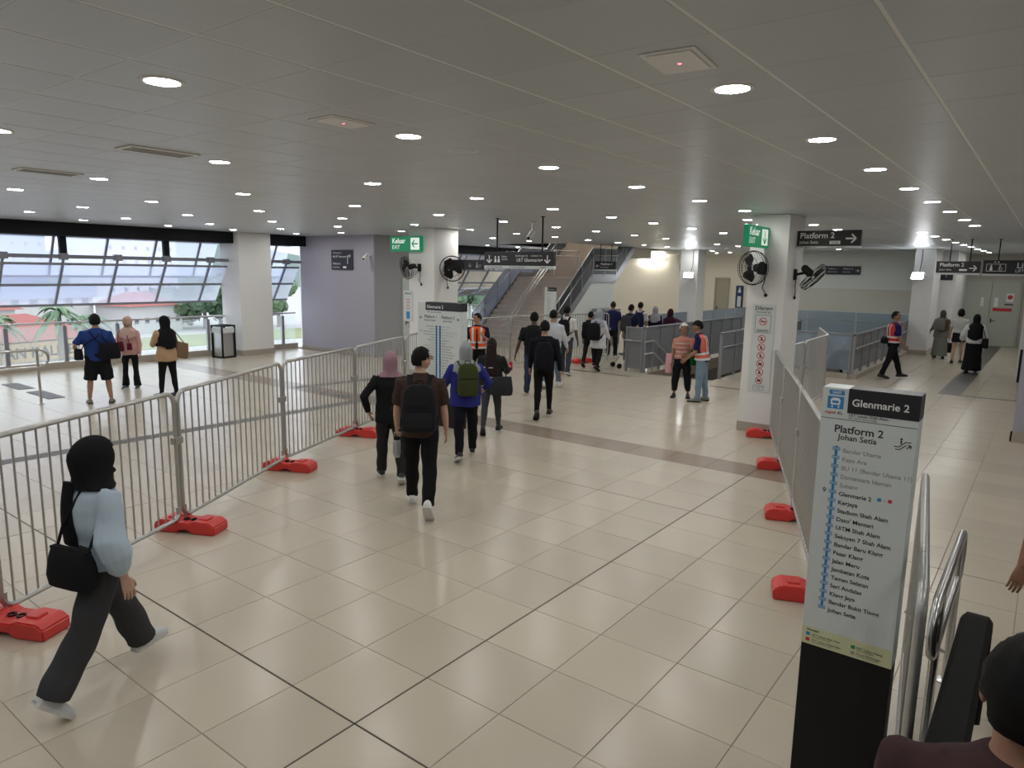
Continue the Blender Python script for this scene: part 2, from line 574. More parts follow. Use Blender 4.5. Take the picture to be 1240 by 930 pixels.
door(1, (0.98, 31.19, 0), 0, 1.84, 2.55, M_DOORG, 2, ((-0.32, 1.55, -0.22, 1.9, M_INKW), (0.12, 1.55, 0.25, 1.9, M_INKW), (0.5, 1.75, 0.74, 2.08, M_INKW), (0.47, 1.62, 0.74, 1.67, M_INKK), (0.1, 1.38, 0.72, 1.5, M_INKR)))
g = G(); ring2d(g, 1.6, 1.93, 0.0, 0.085, 31.152); o = g.obj('notice', M_INKR)
o.parent = bpy.data.objects['door_1']; o.location = (-0.98, -31.19, 0)
door(2, (-9.93, 31.19, 0), 0, 0.6, 2.4, mat('door_brown_grey', (0.36, 0.33, 0.25), 0.5, var=0.03), 1)
door(3, (-12.875, 13.25, 0), PI / 2, 1.0, 2.3, M_DOORW, 1, ((-0.12, 1.35, 0.1, 1.75, M_INKW), (-0.12, 1.2, 0.05, 1.27, M_INKR), (-0.3, 0.8, 0.15, 0.97, M_INKR)))

# columns
def column(x0, x1, y0, y1, label):
    t = thing('column', label, 'column', ((x0 + x1) / 2, (y0 + y1) / 2, 0))
    w, d = (x1 - x0) / 2, (y1 - y0) / 2
    G().cbox((-w, -d, 0), (w, d, CEIL - 0.001), 0.012).obj('shaft', M_WHITE, t)
    G().box((-w - 0.012, -d - 0.012, 0), (w + 0.012, d + 0.012, 0.16)).obj('skirting', M_SKIRT, t)
    return t
column(-1.1, -0.48, 9.28, 10.12, 'white square column with two black wall fans and the red prohibition notice')
column(-9.6, -8.75, 9.8, 10.65, 'white column behind the two-platform map pylon, with two fans near its top')
column(-16.85, -15.85, 9.1, 10.16, 'white column against the window wall beside the litter bin')
column(-9.2, -8.45, 24.6, 25.4, 'far white column carrying a glaring floodlight in front of the cream wall')
column(-0.95, -0.33, 25.2, 26.9, 'far white column with a floodlight at the mouth of the lift corridor')

# ---- window wall on the left
BAY = [4.74 + 1.27 * k for k in range(-7, 18)]
def facade(n, y0, y1, inner_post=True):
    w = thing('window_%d' % n, None, None, (-16.7, y0, 0)); w['kind'] = 'structure'
    L = y1 - y0
    X = lambda x: x + 16.7
    G().box((X(-16.95), 0, 3.27), (X(-16.08), L, CEIL + 0.3)).obj('head_beam', M_DARK, w)
    G().box((X(-16.95), 0, -0.35), (X(-16.66), L, 0.16)).obj('kerb', M_SKIRT, w)
    ys = [b - y0 for b in BAY if y0 + 0.05 < b < y1 - 0.05]
    ed = [0.0] + ys + [L]
    # upper slope and lower slope, each bottom swung outwards
    for (xa, za, xb, zb, rows) in ((-16.87, 3.36, -17.47, 2.28, (0, 1)), (-16.5, 2.60, -17.2, 1.56, (0, 0.5, 1))):
        P = lambda y, t: Vector((X(xa + (xb - xa) * t), y, za + (zb - za) * t))
        for y in ys:
            G().obox(P(y, 0), P(y, 1), 0.05, 0.07, (1, 0, 0)).obj('mullion', M_FRAME, w)
        for t in rows:
            G().obox(P(0, t), P(L, t), 0.06, 0.06).obj('transom', M_FRAME, w)
        for a, b in zip(ed[:-1], ed[1:]):
            if b - a < 0.08:
                continue
            for r0, r1 in zip(rows[:-1], rows[1:]):
                p = [P(a, r0), P(b, r0), P(b, r1), P(a, r1)]
                G().add(p, [(0, 1, 2, 3)]).obj('pane', M_GLASSW, w)
    G().tube([(X(-16.42), 0, 2.78), (X(-16.42), L, 2.78)], 0.045, 10).obj('pipe', M_FRAME, w, True)
    for k, y in enumerate(ys):
        b = round((y + y0 - 4.74) / 1.27)
        G().cbox((X(-16.5), y - 0.09, 2.70), (X(-16.34), y + 0.09, 2.86), 0.01).obj('clamp', M_FRAME, w)
        G().obox((X(-16.42), y, 2.74), (X(-16.52), y, 2.58), 0.05, 0.05).obj('clamp_arm', M_FRAME, w)
        if b % 2 == 0 and n != 3:
            G().obox((X(-16.38), y - 0.02, 3.3), (X(-16.42), y, 2.80), 0.16, 0.10, (1, 0, 0)).obj('strut', M_DARK, w)
    return w
facade(1, -4.1, 9.09)
facade(2, 10.17, 11.6)
facade(3, 16.0, 26.4)

def balustrade(y0, y1, label):
    t = thing('glass_balustrade', label, 'balustrade', (-16.74, y0, 0.16), group='balustrades along the window wall')
    L = y1 - y0
    G().tube([(0, 0, 0.98), (0, L, 0.98)], 0.028, 10).obj('handrail', M_STEEL, t, True)
    ys = [b - y0 for b in BAY if y0 + 0.03 < b < y1 - 0.03]
    for y in ys:
        G().box((-0.03, y - 0.045, 0), (0.03, y + 0.045, 0.9)).tube([(0, y, 0.88), (0, y, 0.97)], 0.012, 6).obj('post', M_FRAME, t)
    ed = [0.0] + ys + [L]
    for a, b in zip(ed[:-1], ed[1:]):
        if b - a > 0.12:
            G().box((0.031, a + 0.05, 0.02), (0.041, b - 0.05, 0.92)).obj('pane', M_GLASSB, t)
    return t
balustrade(-4.1, 9.09, 'glass balustrade with steel handrail behind the three people at the window')
balustrade(10.17, 11.58, 'short glass balustrade between the white column and the lavender wall')
balustrade(16.0, 26.4, 'glass balustrade at the window left of the stairs')

# ---- stairs up to the platform
SX0, SX1, SY, GO, RI = -13.5, -10.3, 16.7, 0.2, 2.4 / 14
M_STEP = mat('stair_stone', (0.58, 0.51, 0.455), 0.5, var=0.06, vscale=5)
M_TIMB = mat('ochre_wall', (0.50, 0.38, 0.22), 0.6, var=0.1)
st = thing('staircase', 'wide stone staircase climbing to the platform behind the barriers', 'stairs', (SX0, SY, 0))
for k in range(14):
    G().box((0, k * GO, 0 if k < 2 else k * RI - 0.10), (SX1 - SX0, (k + 1) * GO + 0.02, (k + 1) * RI)).obj('step', M_STEP, st)
G().box((0, 14 * GO, 2.22), (SX1 - SX0, 4.5, 2.4)).obj('landing', M_STEP, st)
for k in range(14):
    G().box((0, 4.5 + k * GO, 2.3 + k * RI), (SX1 - SX0, 4.5 + (k + 1) * GO + 0.02, 2.4 + (k + 1) * RI)).obj('step', M_STEP, st)
g = G(); prismx(g, [(4.5, 2.2), (4.5 + 14 * GO, 2.2 + 2.4), (4.5 + 14 * GO, 2.35 + 2.4), (4.5, 2.36)], 0, SX1 - SX0)
g.obj('soffit', M_WHITE, st)
for x in (-0.06, SX1 - SX0):
    g = G(); prismx(g, [(-0.05, -0.0), (0.1, 0), (14 * GO, 2.25), (4.5, 2.25), (4.5 + 14 * GO, 4.65), (4.5 + 14 * GO, 4.95), (4.5, 2.55), (14 * GO - 0.05, 2.55), (-0.05, 0.2)], x, x + 0.06)
    g.obj('stringer', M_GREYP, st)
g = G(); prismx(g, [(SY + 0.1, 0), (SY + 14 * GO, 2.25), (SY + 4.5, 2.25), (SY + 4.5, 0)], SX1 - 0.05, SX1 + 0.01)
struct('wall_under_stairs', g, M_WALLG)
struct('wall_stair_shaft_back', G().box((OP[0] - 0.2, OP[3], CEIL), (OP[1] + 0.2, OP[3] + 0.2, 7.2)), M_CREAM)
struct('wall_stair_shaft_left', G().box((OP[0] - 0.2, OP[2] - 0.2, CEIL), (OP[0], OP[3], 7.2)), M_WHITE)
struct('wall_stair_shaft_right', G().box((OP[1], OP[2] - 0.2, CEIL), (OP[1] + 0.2, OP[3], 7.2)), M_CREAM)
struct('wall_stair_shaft_front', G().box((OP[0], OP[2] - 0.2, CEIL + 0.4), (OP[1], OP[2], 7.2)), M_CREAM)
struct('wall_stair_shaft_top', G().box((OP[0] - 0.2, OP[2] - 0.2, 7.2), (OP[1] + 0.2, OP[3] + 0.2, 7.4)), M_WHITE)
struct('wall_landing', G().box((SX0, 24.15, 3.2), (SX1 - 0.06, 24.3, 4.7)), M_CREAM)

def stair_balustrade(x, label, gm):
    t = thing('stair_balustrade', label, 'balustrade', (x, SY, 0), group='balustrades of the staircase')
    pts = [(0.0, 0.12), (0.7, 0.7), (1.4, 1.3), (2.1, 1.9), (2.8, 2.5), (3.65, 2.52), (4.5, 2.52), (5.2, 3.1), (5.9, 3.7)]
    for (a, za), (b, zb) in zip(pts[:-1], pts[1:]):
        g = G(); prismx(g, [(a + 0.02, za + 0.03), (b - 0.02, zb + 0.03), (b - 0.02, zb + 0.95), (a + 0.02, za + 0.95)], -0.006, 0.006)
        g.obj('panel', gm, t)
    for a, za in pts:
        G().box((-0.02, a - 0.02, za - 0.05), (0.02, a + 0.02, za + 0.98)).obj('post', M_GREYP, t)
    for dz, r in ((0.99, 0.022), (0.72, 0.02)):
        G().tube([(0.0 if dz > 0.9 else 0.07, a, z + dz) for a, z in pts], r, 8).obj('handrail', M_STEEL, t, True)
    return t
stair_balustrade(SX1 + 0.05, 'dark grey panelled balustrade on the right edge of the staircase', mat('smoke_panel', (0.055, 0.058, 0.064), 0.45, var=0.03, spec=0.3))
stair_balustrade(SX0 + 0.03, 'grey glass balustrade on the window side of the staircase', M_GLASSG)
t = thing('stair_handrail', 'steel double handrail down the middle of the staircase', 'handrail', (-11.85, SY, 0))
for dx in (-0.06, 0.06):
    for dz in (0.95, 0.75):
        G().tube([(dx, -0.3, dz), (dx, 0, dz + 0.1), (dx, 2.8, dz + 2.45), (dx, 4.4, dz + 2.45)], 0.02, 8).obj('rail', M_STEEL, t, True)
for a, z in ((0.05, 0.16), (0.95, 0.8), (1.85, 1.5), (2.75, 2.35), (4.3, 2.4)):
    G().tube([(0, a, z), (0, a, z + 0.95)], 0.02, 8).box((-0.07, a - 0.012, z + 0.72), (0.07, a + 0.012, z + 0.75)).obj('post', M_STEEL, t, True)
t = thing('steel_cabinet', 'grey steel cabinet standing against the wall under the stairs', 'cabinet', (-9.9, 20.0, 0))
G().cbox((-0.33, -0.5, 0), (0.25, 0.6, 1.32), 0.012).obj('body', M_GREYP, t)
G().box((0.251, -0.46, 0.06), (0.263, 0.04, 1.27)).obj('door', M_GREYP, t)
G().box((0.251, 0.06, 0.06), (0.263, 0.56, 1.27)).obj('door', M_GREYP, t)

# ---- stairs down, wells and their railings
t = thing('descending_stairs', 'stairs going down between grey panelled railings', 'stairs', (VA[0], VA[2], 0))
for k in range(16):
    G().box((0.02, k * 0.3, -(k + 1) * 0.155 - 0.2), (VA[1] - VA[0] - 0.02, (k + 1) * 0.3 + 0.02, -(k + 1) * 0.155)).obj('step', M_STEP, t)
struct('floor_lower', G().box((-17, 14, -4.8), (7, 31, -4.5)), M_TILE2)
struct('wall_lower', G().box((-17, 13.8, -4.8), (7, 14.0, -0.35)).box((-17.2, 13.8, -4.8), (-17, 31, -0.35)).box((7, 13.8, -4.8), (7.2, 31, -0.35)).box((-17, 31, -4.8), (7, 31.2, -0.35)), M_WHITE)  # walls added to shut sky light out of the lower level
struct('wall_well', G().box((VB[0] - 0.1, VB[3], -3.5), (VB[1] + 0.2, VB[3] + 0.1, -0.01)).box((VB[0] - 0.1, 17.35, -3.5), (VB[0], VB[3], -0.36)), M_WALLG)

def railing(label, p, q, h=1.17, kerb=0.0, pm=None, bay=0.95, hand=None, group='railings round the stair wells'):
    p = Vector((p[0], p[1], 0)); q = Vector((q[0], q[1], 0))
    L = (q - p).length; a = math.atan2(q.y - p.y, q.x - p.x)
    t = thing('panel_railing', label, 'railing', p, a, group)
    if kerb:
        G().box((0, -0.12, 0), (L, 0.14, kerb)).obj('kerb', M_SKIRT, t)
    n = max(1, round(L / bay)); s = L / n
    for k in range(n + 1):
        G().box((k * s - 0.025, -0.035, kerb), (k * s + 0.025, 0.035, h)).obj('post', M_GREYP, t)
    for k in range(n):
        G().box((k * s + 0.027, -0.008, kerb + 0.1), ((k + 1) * s - 0.027, 0.008, h - 0.03)).obj('panel', pm or M_GREYP, t)
    G().box((-0.025, -0.04, h - 0.03), (L + 0.025, 0.04, h + 0.01)).obj('top_rail', M_GREYP, t)
    if hand:
        for z0, off in hand:
            G().tube([(-0.05, off, z0), (L, off, z0)], 0.02, 8).obj('handrail', M_STEEL, t, True)
            for k in range(n + 1):
                G().tube([(k * s, 0, z0 - 0.06), (k * s, off, z0 - 0.02)], 0.008, 5).obj('bracket', M_STEEL, t)
    return t
M_PAN = mat('perforated_grey_panel', (0.23, 0.24, 0.26), 0.5, 0.25, var=0.05, vscale=5)
railing('short grey railing at the head of the descending stairs, beside the queue', (-6.02, 14.4), (-5.56, 14.4), 1.19, pm=M_PAN, hand=((0.84, -0.07),))
railing('long grey panelled railing between the queue and the descending stairs', (-5.5, 14.42), (-5.5, 21.6), 1.21, pm=M_PAN)
railing('grey panelled railing behind the man in the cap', (-3.55, 14.75), (-3.55, 21.6), 1.17, pm=M_PAN, hand=((0.82, -0.08),))
railing('grey panelled railing on a kerb behind the walking guard', (-0.98, 17.2), (-0.98, 25.15), 1.16, kerb=0.12, pm=M_PAN, hand=((0.82, -0.09),))
railing('blue-grey glass railing on a kerb at the near end of the well', (-3.0, 17.25), (-1.06, 17.25), 1.16, kerb=0.12, pm=M_GLASSC)
for z in (0.84, 0.5):
    pass
t = thing('stair_handrail', 'steel double handrail descending into the stair well', 'handrail', (-5.4, 14.4, 0))
for z in (0.84, 0.52):
    G().tube([(0.0, -0.15, z), (0.0, 0.35, z), (0, 5.0, z - 4.65 * 0.515)], 0.021, 8).obj('rail', M_STEEL, t, True)
for y in (0.3, 1.3, 2.3, 3.3):
    G().tube([(0, y, -0.155 - max(0, y) * 0.515), (0, y, 0.84 - max(0, y - 0.35) * 0.515)], 0.018, 8).obj('post', M_GREYP, t, True)
t = thing('escalator_rail', 'dark sloping escalator handrail descending into the well', 'handrail', (-1.75, 17.35, 0))
G().obox((0.0, 0.1, 1.12), (0.0, 5.5, -2.0), 0.07, 0.05, (0, 0, 1)).obj('handrail', M_DARK, t)
g = G(); prismx(g, [(0.1, 0.2), (0.1, 1.08), (5.5, -2.05), (5.5, -2.9)], -0.01, 0.01); g.obj('panel', M_GLASSC, t)

def glass_rail(label, p, q, h=1.1, kerb=0.08, bay=1.25, mid=None):
    p = Vector((p[0], p[1], 0)); q = Vector((q[0], q[1], 0)); L = (q - p).length
    t = thing('glass_railing', label, 'railing', p, math.atan2(q.y - p.y, q.x - p.x), 'glass railings at the back')
    n = round(L / bay); s = L / n
    G().box((0, -0.08, 0), (L, 0.08, kerb)).obj('kerb', M_SKIRT, t)
    for k in range(n + 1):
        G().box((k * s - 0.02, -0.03, kerb), (k * s + 0.02, 0.03, h)).obj('post', M_STEEL, t)
    for k in range(n):
        G().box((k * s + 0.03, -0.006, kerb + 0.04), ((k + 1) * s - 0.03, 0.006, h)).obj('pane', M_GLASSC, t)
    if mid:
        G().tube([(0, -0.04, mid), (L, -0.04, mid)], 0.018, 6).obj('handrail', M_STEEL, t)
    return t
glass_rail('blue-grey glass railing in front of the cream back wall', (-8.6, 31.0), (-8.6, 25.45))
glass_rail('blue-grey glass railing behind the queue, left of the far column', (-8.8, 24.55), (-8.8, 20.0))
glass_rail('tall blue-grey glass railing across the far side of the well', (-6.3, 26.3), (-1.1, 26.3), 1.3, 0.34, 1.5, 0.98)

# ================================================================== CEILING FITTINGS
ORD = ['nearest', 'second', 'third', 'fourth', 'fifth', 'sixth', 'seventh', 'eighth', 'ninth', 'tenth', 'eleventh', 'twelfth', 'thirteenth', 'fourteenth', 'fifteenth', 'sixteenth', 'seventeenth', 'eighteenth', 'nineteenth']
ROWN = ['rightmost', 'second-rightmost', 'third-from-right', 'fourth-from-right', 'fifth-from-right', 'third-from-window', 'second-from-window', 'window-side']
def seq(a, step, b):
    r = []
    while a < b:
        r.append(a); a += step
    return r
ROWS = [
    (ROWN[0], [(1.5 + 0.013 * (y - 1), y) for y in (-4.2, -2.3, -0.4, 1.35, 3.06, 4.8, 6.5, 8.17, 9.83, 11.62, 13.2)]),
    ('extra right-hand', [(4.0, y) for y in (-4.0, -2.0, 0.0, 2.0, 4.0, 6.0, 8.0)]),  # unseen row, added to light the foreground
    ('corridor', [(0.55 + 0.04 * k, y) for k, y in enumerate((15.24, 16.9, 18.6, 20.3, 22.0, 23.7, 25.4, 27.2, 29.0))]),
    (ROWN[1], [(-0.93, y) for y in (-4.2, -2.3, -0.44, 1.37, 3.19, 4.94, 6.73, 8.46)] + [(-1.5, 10.24), (-0.83, 11.93), (-0.79, 13.62), (-0.85, 15.4)]),
    (ROWN[2], [(-3.4, y) for y in (-4.2, -2.3, -0.45, 1.32, 3.2, 5.05, 6.88, 8.72, 10.36, 12.2, 14.03, 15.9, 17.8, 19.6, 21.5, 23.4, 25.2)]),
    (ROWN[3], [(-5.9, y) for y in (-4.2, -2.4, -0.5, 1.29, 3.11, 5.04, 6.95, 8.8, 10.68, 12.38, 14.33, 16.2, 18.1, 20.0, 21.9, 23.8, 25.8)]),
    (ROWN[4], [(-8.2 - 0.03 * k, y) for k, y in enumerate((-2.4, -0.6, 1.21, 3.03, 4.92, 6.78, 8.79, 10.7, 12.6, 14.44, 16.3, 18.2, 20.1, 22.0, 24.0, 26.5, 28.6))]),
    (ROWN[5], [(-10.55 - 0.02 * k, y) for k, y in enumerate((-0.7, 1.15, 2.95, 4.83, 6.73, 8.52, 10.58, 12.5, 14.4, 16.3))] + [(-9.6, y) for y in (27.6, 29.4)]),  # last pair added to brighten the back wall
    ('stair-side', [(-14.9, y) for y in (17.2, 19.2, 21.2, 23.2, 25.2, 27.2, 29.4)] + [(-12.3, 27.4), (-12.3, 29.4)]),  # row added to wash the cream back wall with light
    (ROWN[6], [(-12.85 - 0.03 * k, y) for k, y in enumerate((-0.7, 1.1, 2.92, 4.72, 6.63, 8.57, 10.54))]),
    (ROWN[7], [(-14.5 - 0.07 * k, y) for k, y in enumerate((-0.8, 1.0, 2.8, 4.58, 6.55, 8.36, 10.41))]),
]
_ring = G().lathe([(0.088, 0.0), (0.09, -0.007), (0.112, -0.005), (0.115, 0.0)], 18).mesh('trim_ring', M_WHITE, True)
_disc = G().disc((0, 0, -0.004), 0.089, 18).mesh('diffuser', M_LED)
for rn, pts in ROWS:
    vis = 0; out = 1
    for (x, y) in pts:
        lab = 'round recessed downlight, %s from the camera in the %s row of ceiling lights' % (ORD[min(vis, 18)], rn)
        if in_view((x, y, CEIL), 1.0):
            vis += 1
        else:
            lab = 'round recessed downlight outside the picture, %s of the %s row of ceiling lights' % (ORD[out], rn); out += 1  # lamps out of frame are added to light the foreground
        t = thing('downlight', lab, 'downlight', (x, y, CEIL), 0, 'round ceiling downlights')
        link('trim_ring', _ring, t); link('diffuser', _disc, t)
M_LENS = mat('emergency_lens', (0.80, 0.78, 0.76), 0.35, var=0.05, vscale=40)
M_REDL = mat('red_indicator', (1, 0.1, 0.15), 0.4, emit=(1, 0.1, 0.2), estr=4)
def emergency(x, y, w, d, lab, rz=0.0, lit=True):
    t = thing('emergency_light', lab, 'emergency light', (x, y, CEIL), rz)
    G().cbox((-w / 2, -d / 2, -0.006), (w / 2, d / 2, 0.0), 0.002).obj('frame', M_WHITE, t)
    G().cbox((-w / 2 + 0.025, -d / 2 + 0.025, -0.012), (w / 2 - 0.025, d / 2 - 0.025, -0.005), 0.003).obj('lens', M_LENS, t)
    if lit:
        G().disc((0, 0.01, -0.0125), 0.009, 10).obj('indicator', M_REDL, t)
emergency(1.48, 0.74, 0.26, 0.36, 'white rectangular emergency light with a red indicator near the top right', 0.1)
emergency(-0.94, 0.77, 0.26, 0.36, 'white rectangular emergency light with a red indicator between two downlights')
M_GRILL = mat('dark_grille', (0.25, 0.25, 0.25), 0.6)
for x, y, lab in ((-3.3, 0.7, 'long slotted ceiling vent left of the emergency light'), (-5.75, 0.72, 'small slotted ceiling vent at the left edge of the ceiling')):
    t = thing('ceiling_vent', lab, 'vent', (x, y, CEIL))
    G().cbox((-0.15, -0.3, -0.012), (0.15, 0.3, 0), 0.004).obj('frame', M_WHITE, t)
    for k in range(4):
        G().box((-0.11 + k * 0.06, -0.26, -0.015), (-0.08 + k * 0.06, 0.26, -0.011)).obj('slat', M_GRILL, t)
t = thing('ceiling_speaker', 'round flush ceiling speaker beyond the second downlight', 'speaker', (-1.0, 2.06, CEIL))
G().lathe([(0.105, 0), (0.12, -0.006), (0.125, 0)], 20).obj('rim', M_WHITE, t, True)
G().disc((0, 0, -0.003), 0.106, 20).obj('grille', M_CEIL, t)

def cctv(loc, rz, lab, wall=True):
    t = thing('security_camera', lab, 'camera', loc, rz)
    G().lathe([(0.06, 0), (0.06, 0.03), (0.03, 0.05)], 12).xf(Matrix.Rotation(PI / 2, 4, 'X') if wall else Matrix.Rotation(PI, 4, 'X')).obj('mount', M_WHITE, t, True)
    e = Vector((0, -0.14, 0.02)) if wall else Vector((0, 0, -0.22))
    G().tube([(0, 0, 0), e], 0.02, 8).obj('arm', M_WHITE, t, True)
    G().tube([e + Vector((0, 0.05, 0.04)), e + Vector((0, 0.02, 0.02)), e + Vector((-0.03, -0.2, -0.1)), e + Vector((-0.032, -0.22, -0.11))], [0.03, 0.05, 0.05, 0.042], 10).obj('housing', M_WHITE, t, True)
    G().ell(e + Vector((-0.032, -0.222, -0.112)), (0.03, 0.012, 0.03)).obj('lens', M_BLACK, t, True)
cctv((-13.1, 11.59, 2.98), 0.5, 'white bullet security camera on the lavender wall')
cctv((-5.35, 9.05, CEIL), 0.4, 'white security camera hanging from the ceiling behind the black hanging sign', False)

# unseen strip lights added to brighten the stair shaft and the lower level
def strip_light(lab, loc, L):
    t = thing('strip_light', lab, 'strip light', loc)
    G().cbox((-L / 2, -0.12, -0.06), (L / 2, 0.12, 0), 0.01).obj('housing', M_WHITE, t)
    G().box((-L / 2 + 0.02, -0.1, -0.066), (L / 2 - 0.02, 0.1, -0.0605)).obj('diffuser', mat('strip_glow', (1, 1, 1), 0.4, emit=(1, 0.95, 0.85), estr=18), t)
strip_light('long strip light in the shaft above the staircase', (-12.0, 21.0, 7.19), 2.2)
strip_light('second strip light in the shaft above the staircase', (-12.0, 24.2, 7.19), 2.2)
strip_light('strip light under the floor slab beside the stair well', (-4.5, 22.6, -0.36), 1.6)
strip_light('strip light under the floor slab beyond the escalator well', (-2.0, 26.2, -0.36), 1.6)

# floodlights clamped to the far columns, and the tube light on the cream wall
M_FLOOD = mat('floodlight_face', (1, 1, 1), 0.4, emit=(0.93, 0.97, 1.0), estr=45)
def flood(loc, rz, tilt, lab, cable):
    t = thing('floodlight', lab, 'floodlight', loc, rz)
    R = Matrix.Rotation(tilt, 4, 'X')
    G().cbox((-0.2, -0.05, -0.14), (0.2, 0.05, 0.14), 0.015).xf(R).obj('housing', M_WHITE, t)
    G().box((-0.17, -0.054, -0.115), (0.17, -0.0505, 0.115)).xf(R).obj('lamp_face', M_FLOOD, t)
    G().tube([(-0.21, 0, 0), (-0.21, 0.1, 0), (0.21, 0.1, 0), (0.21, 0, 0)], 0.012, 6).obj('bracket', M_FRAME, t)
    G().tube(cable, 0.01, 6).obj('cable', M_BLACK, t)
flood((-8.72, 24.36, 2.54), 0.25, -0.55, 'glaring white floodlight on the far column left of the cream corner', [(0.05, 0.1, 0.1), (0.12, 0.15, 0.4), (0.12, 0.15, 1.0)])
flood((-0.78, 24.98, 2.66), -0.15, -0.5, 'glaring floodlight on the column at the lift corridor', [(0, 0.1, 0.1), (0.02, 0.2, 0.5), (0.02, 0.2, 0.92)])
t = thing('tube_light', 'bright horizontal tube light high on the cream back wall', 'tube light', (-13.73, 31.12, 3.3))
G().cbox((-0.74, -0.0, -0.05), (0.74, 0.07, 0.06), 0.01).obj('housing', M_WHITE, t)
G().tube([(-0.7, -0.03, 0), (0.7, -0.03, 0)], 0.035, 8).obj('tube', mat('tube_glow', (1, 1, 1), 0.4, emit=(1, 0.96, 0.86), estr=60), t)

# ================================================================== SIGNS
def board(name, label, loc, rz, w, h, d=0.06, m=None, rods=None, foot=0.0, cat='sign'):
    """sign box, origin at bottom centre of the front face, front faces local -y"""
    t = thing(name, label, cat, loc, rz)
    G().cbox((-w / 2, 0, 0), (w / 2, d, h), 0.004).obj('panel', m or M_SIGNK, t)
    if foot:
        G().box((-w / 2, 0.001, -foot), (w / 2, d - 0.001, -0.001)).obj('foot_strip', M_SIGNW, t)
    for x in rods or ():
        G().tube([(x, d / 2, h), (x, d / 2, CEIL - loc[2])], 0.014, 8).lathe([(0.04, -0.012), (0.04, 0)], 10, (x, d / 2, CEIL - loc[2])).obj('rod', M_DARK, t)
    return t
def ink(t, g, m, name='lettering'):
    return g.obj(name, m, t)

t = board('hanging_sign', 'long black hanging sign with two down arrows over the walking crowd', (-4.95, 8.05, 2.717), 0, 1.6, 0.255, 0.07, rods=(-0.52, 0.52), foot=0.055)
g = G(); arrow(g, -0.68, 0.12, 0.14, -90); arrow(g, 0.66, 0.12, 0.14, -90)
text_geo([('Surau', -0.38, 0.15, 0.055), ('PRAYER', -0.38, 0.10, 0.04), ('Sambungan ke', 0.0, 0.165, 0.05), ('CONNECT TO', 0.32, 0.165, 0.038), ('LRT Glenmarie', 0.08, 0.085, 0.085)])
for it in [('Surau', -0.38, 0.15, 0.055), ('PRAYER', -0.38, 0.10, 0.04), ('Sambungan ke', -0.06, 0.165, 0.05), ('CONNECT TO', 0.29, 0.165, 0.038), ('LRT Glenmarie', -0.03, 0.075, 0.088, 'LEFT', 0.01)]:
    q = text_geo([it]); g.add(q.v, q.f)
for k in (-0.53, -0.45):
    dot2d(g, k, 0.155, 0.02); poly(g, [(k - 0.03, 0.06), (k + 0.03, 0.06), (k + 0.02, 0.13), (k - 0.02, 0.13)])
poly(g, [(0.54 + 0.022 * math.cos(a * PI / 4) * (1 if a % 2 else 0.6), 0.105 + 0.022 * math.sin(a * PI / 4) * (1 if a % 2 else 0.6)) for a in range(8)])
ink(t, g, M_INKW)
ink(t, text_geo([('LRT Laluan Shah Alam', -0.74, -0.042, 0.042, 'LEFT', 0.01), ('LRT SHAH ALAM LINE', -0.2, -0.042, 0.036), ('rapidKL', 0.5, -0.042, 0.042, 'LEFT', 0.01)]), M_INKK)

t = board('hanging_sign', 'black sign reading Platform 2 on the column with two fans', (0.005, 9.7, 3.1), 0, 0.96, 0.245, 0.07, foot=0.03)
g = text_geo([('Platform 2', -0.44, 0.125, 0.125, 'LEFT', 0.012), ('Johan Setia', -0.44, 0.04, 0.065)])
arrow(g, 0.33, 0.115, 0.15, 0); ink(t, g, M_INKW)
ink(t, rect(G(), 0.02, 0.03, 0.18, 0.08), M_INKW, 'badge'); ink(t, text_geo([('SA20', 0.1, 0.037, 0.05, 'CENTER')], -0.002), M_INKK)
ink(t, text_geo([('LRT Laluan Shah Alam', -0.43, -0.024, 0.028, 'LEFT', 0.01), ('LRT SHAH ALAM LINE', 0.0, -0.024, 0.024)]), M_INKK)

t = board('hanging_sign', 'black Platform 2 sign hanging from two rods at the lift corridor', (0.95, 18.65, 2.76), 0, 0.95, 0.29, 0.07, rods=(-0.19, 0.24), foot=0.045)
g = text_geo([('Platform 2', -0.40, 0.16, 0.125, 'LEFT', 0.012), ('Johan Setia', -0.40, 0.06, 0.06)]); arrow(g, 0.32, 0.12, 0.16, 0); ink(t, g, M_INKW)
ink(t, rect(G(), 0.03, 0.05, 0.2, 0.1), M_INKW, 'badge')
t = board('hanging_sign', 'black lift sign with wheelchair icons at the right edge', (2.08, 18.6, 2.75), 0, 1.2, 0.33, 0.07, rods=(-0.3, 0.45), foot=0.045)
g = text_geo([('Lif', 0.08, 0.14, 0.19, 'LEFT', 0.012), ('LIFT', 0.06, 0.04, 0.1)])
for a0, b0, a1, b1 in ((-0.53, 0.06, -0.52, 0.24), (-0.14, 0.06, -0.13, 0.24), (-0.53, 0.06, -0.13, 0.07), (-0.53, 0.23, -0.13, 0.24)):
    rect(g, a0, b0, a1, b1)
dot2d(g, -0.43, 0.2, 0.017); poly(g, [(-0.46, 0.08), (-0.4, 0.08), (-0.41, 0.18), (-0.45, 0.18)])
dot2d(g, -0.25, 0.205, 0.015); ring2d(g, -0.24, 0.12, 0.03, 0.04); rect(g, -0.26, 0.12, -0.245, 0.19)
for k in (-0.36, -0.29):
    poly(g, [(k - 0.025, 0.27), (k + 0.025, 0.27), (k, 0.31)])
ink(t, g, M_INKW)
t = board('hanging_sign', 'small black Platform 1 sign hanging in front of the staircase', (-9.56, 19.2, 2.72), 0, 0.84, 0.28, 0.07, rods=(-0.22, 0.22), foot=0.04)
g = text_geo([('Platform 1', -0.18, 0.15, 0.11, 'LEFT', 0.012), ('Bandar Utama', -0.18, 0.06, 0.055)]); arrow(g, -0.3, 0.12, 0.13, 180); ink(t, g, M_INKW)
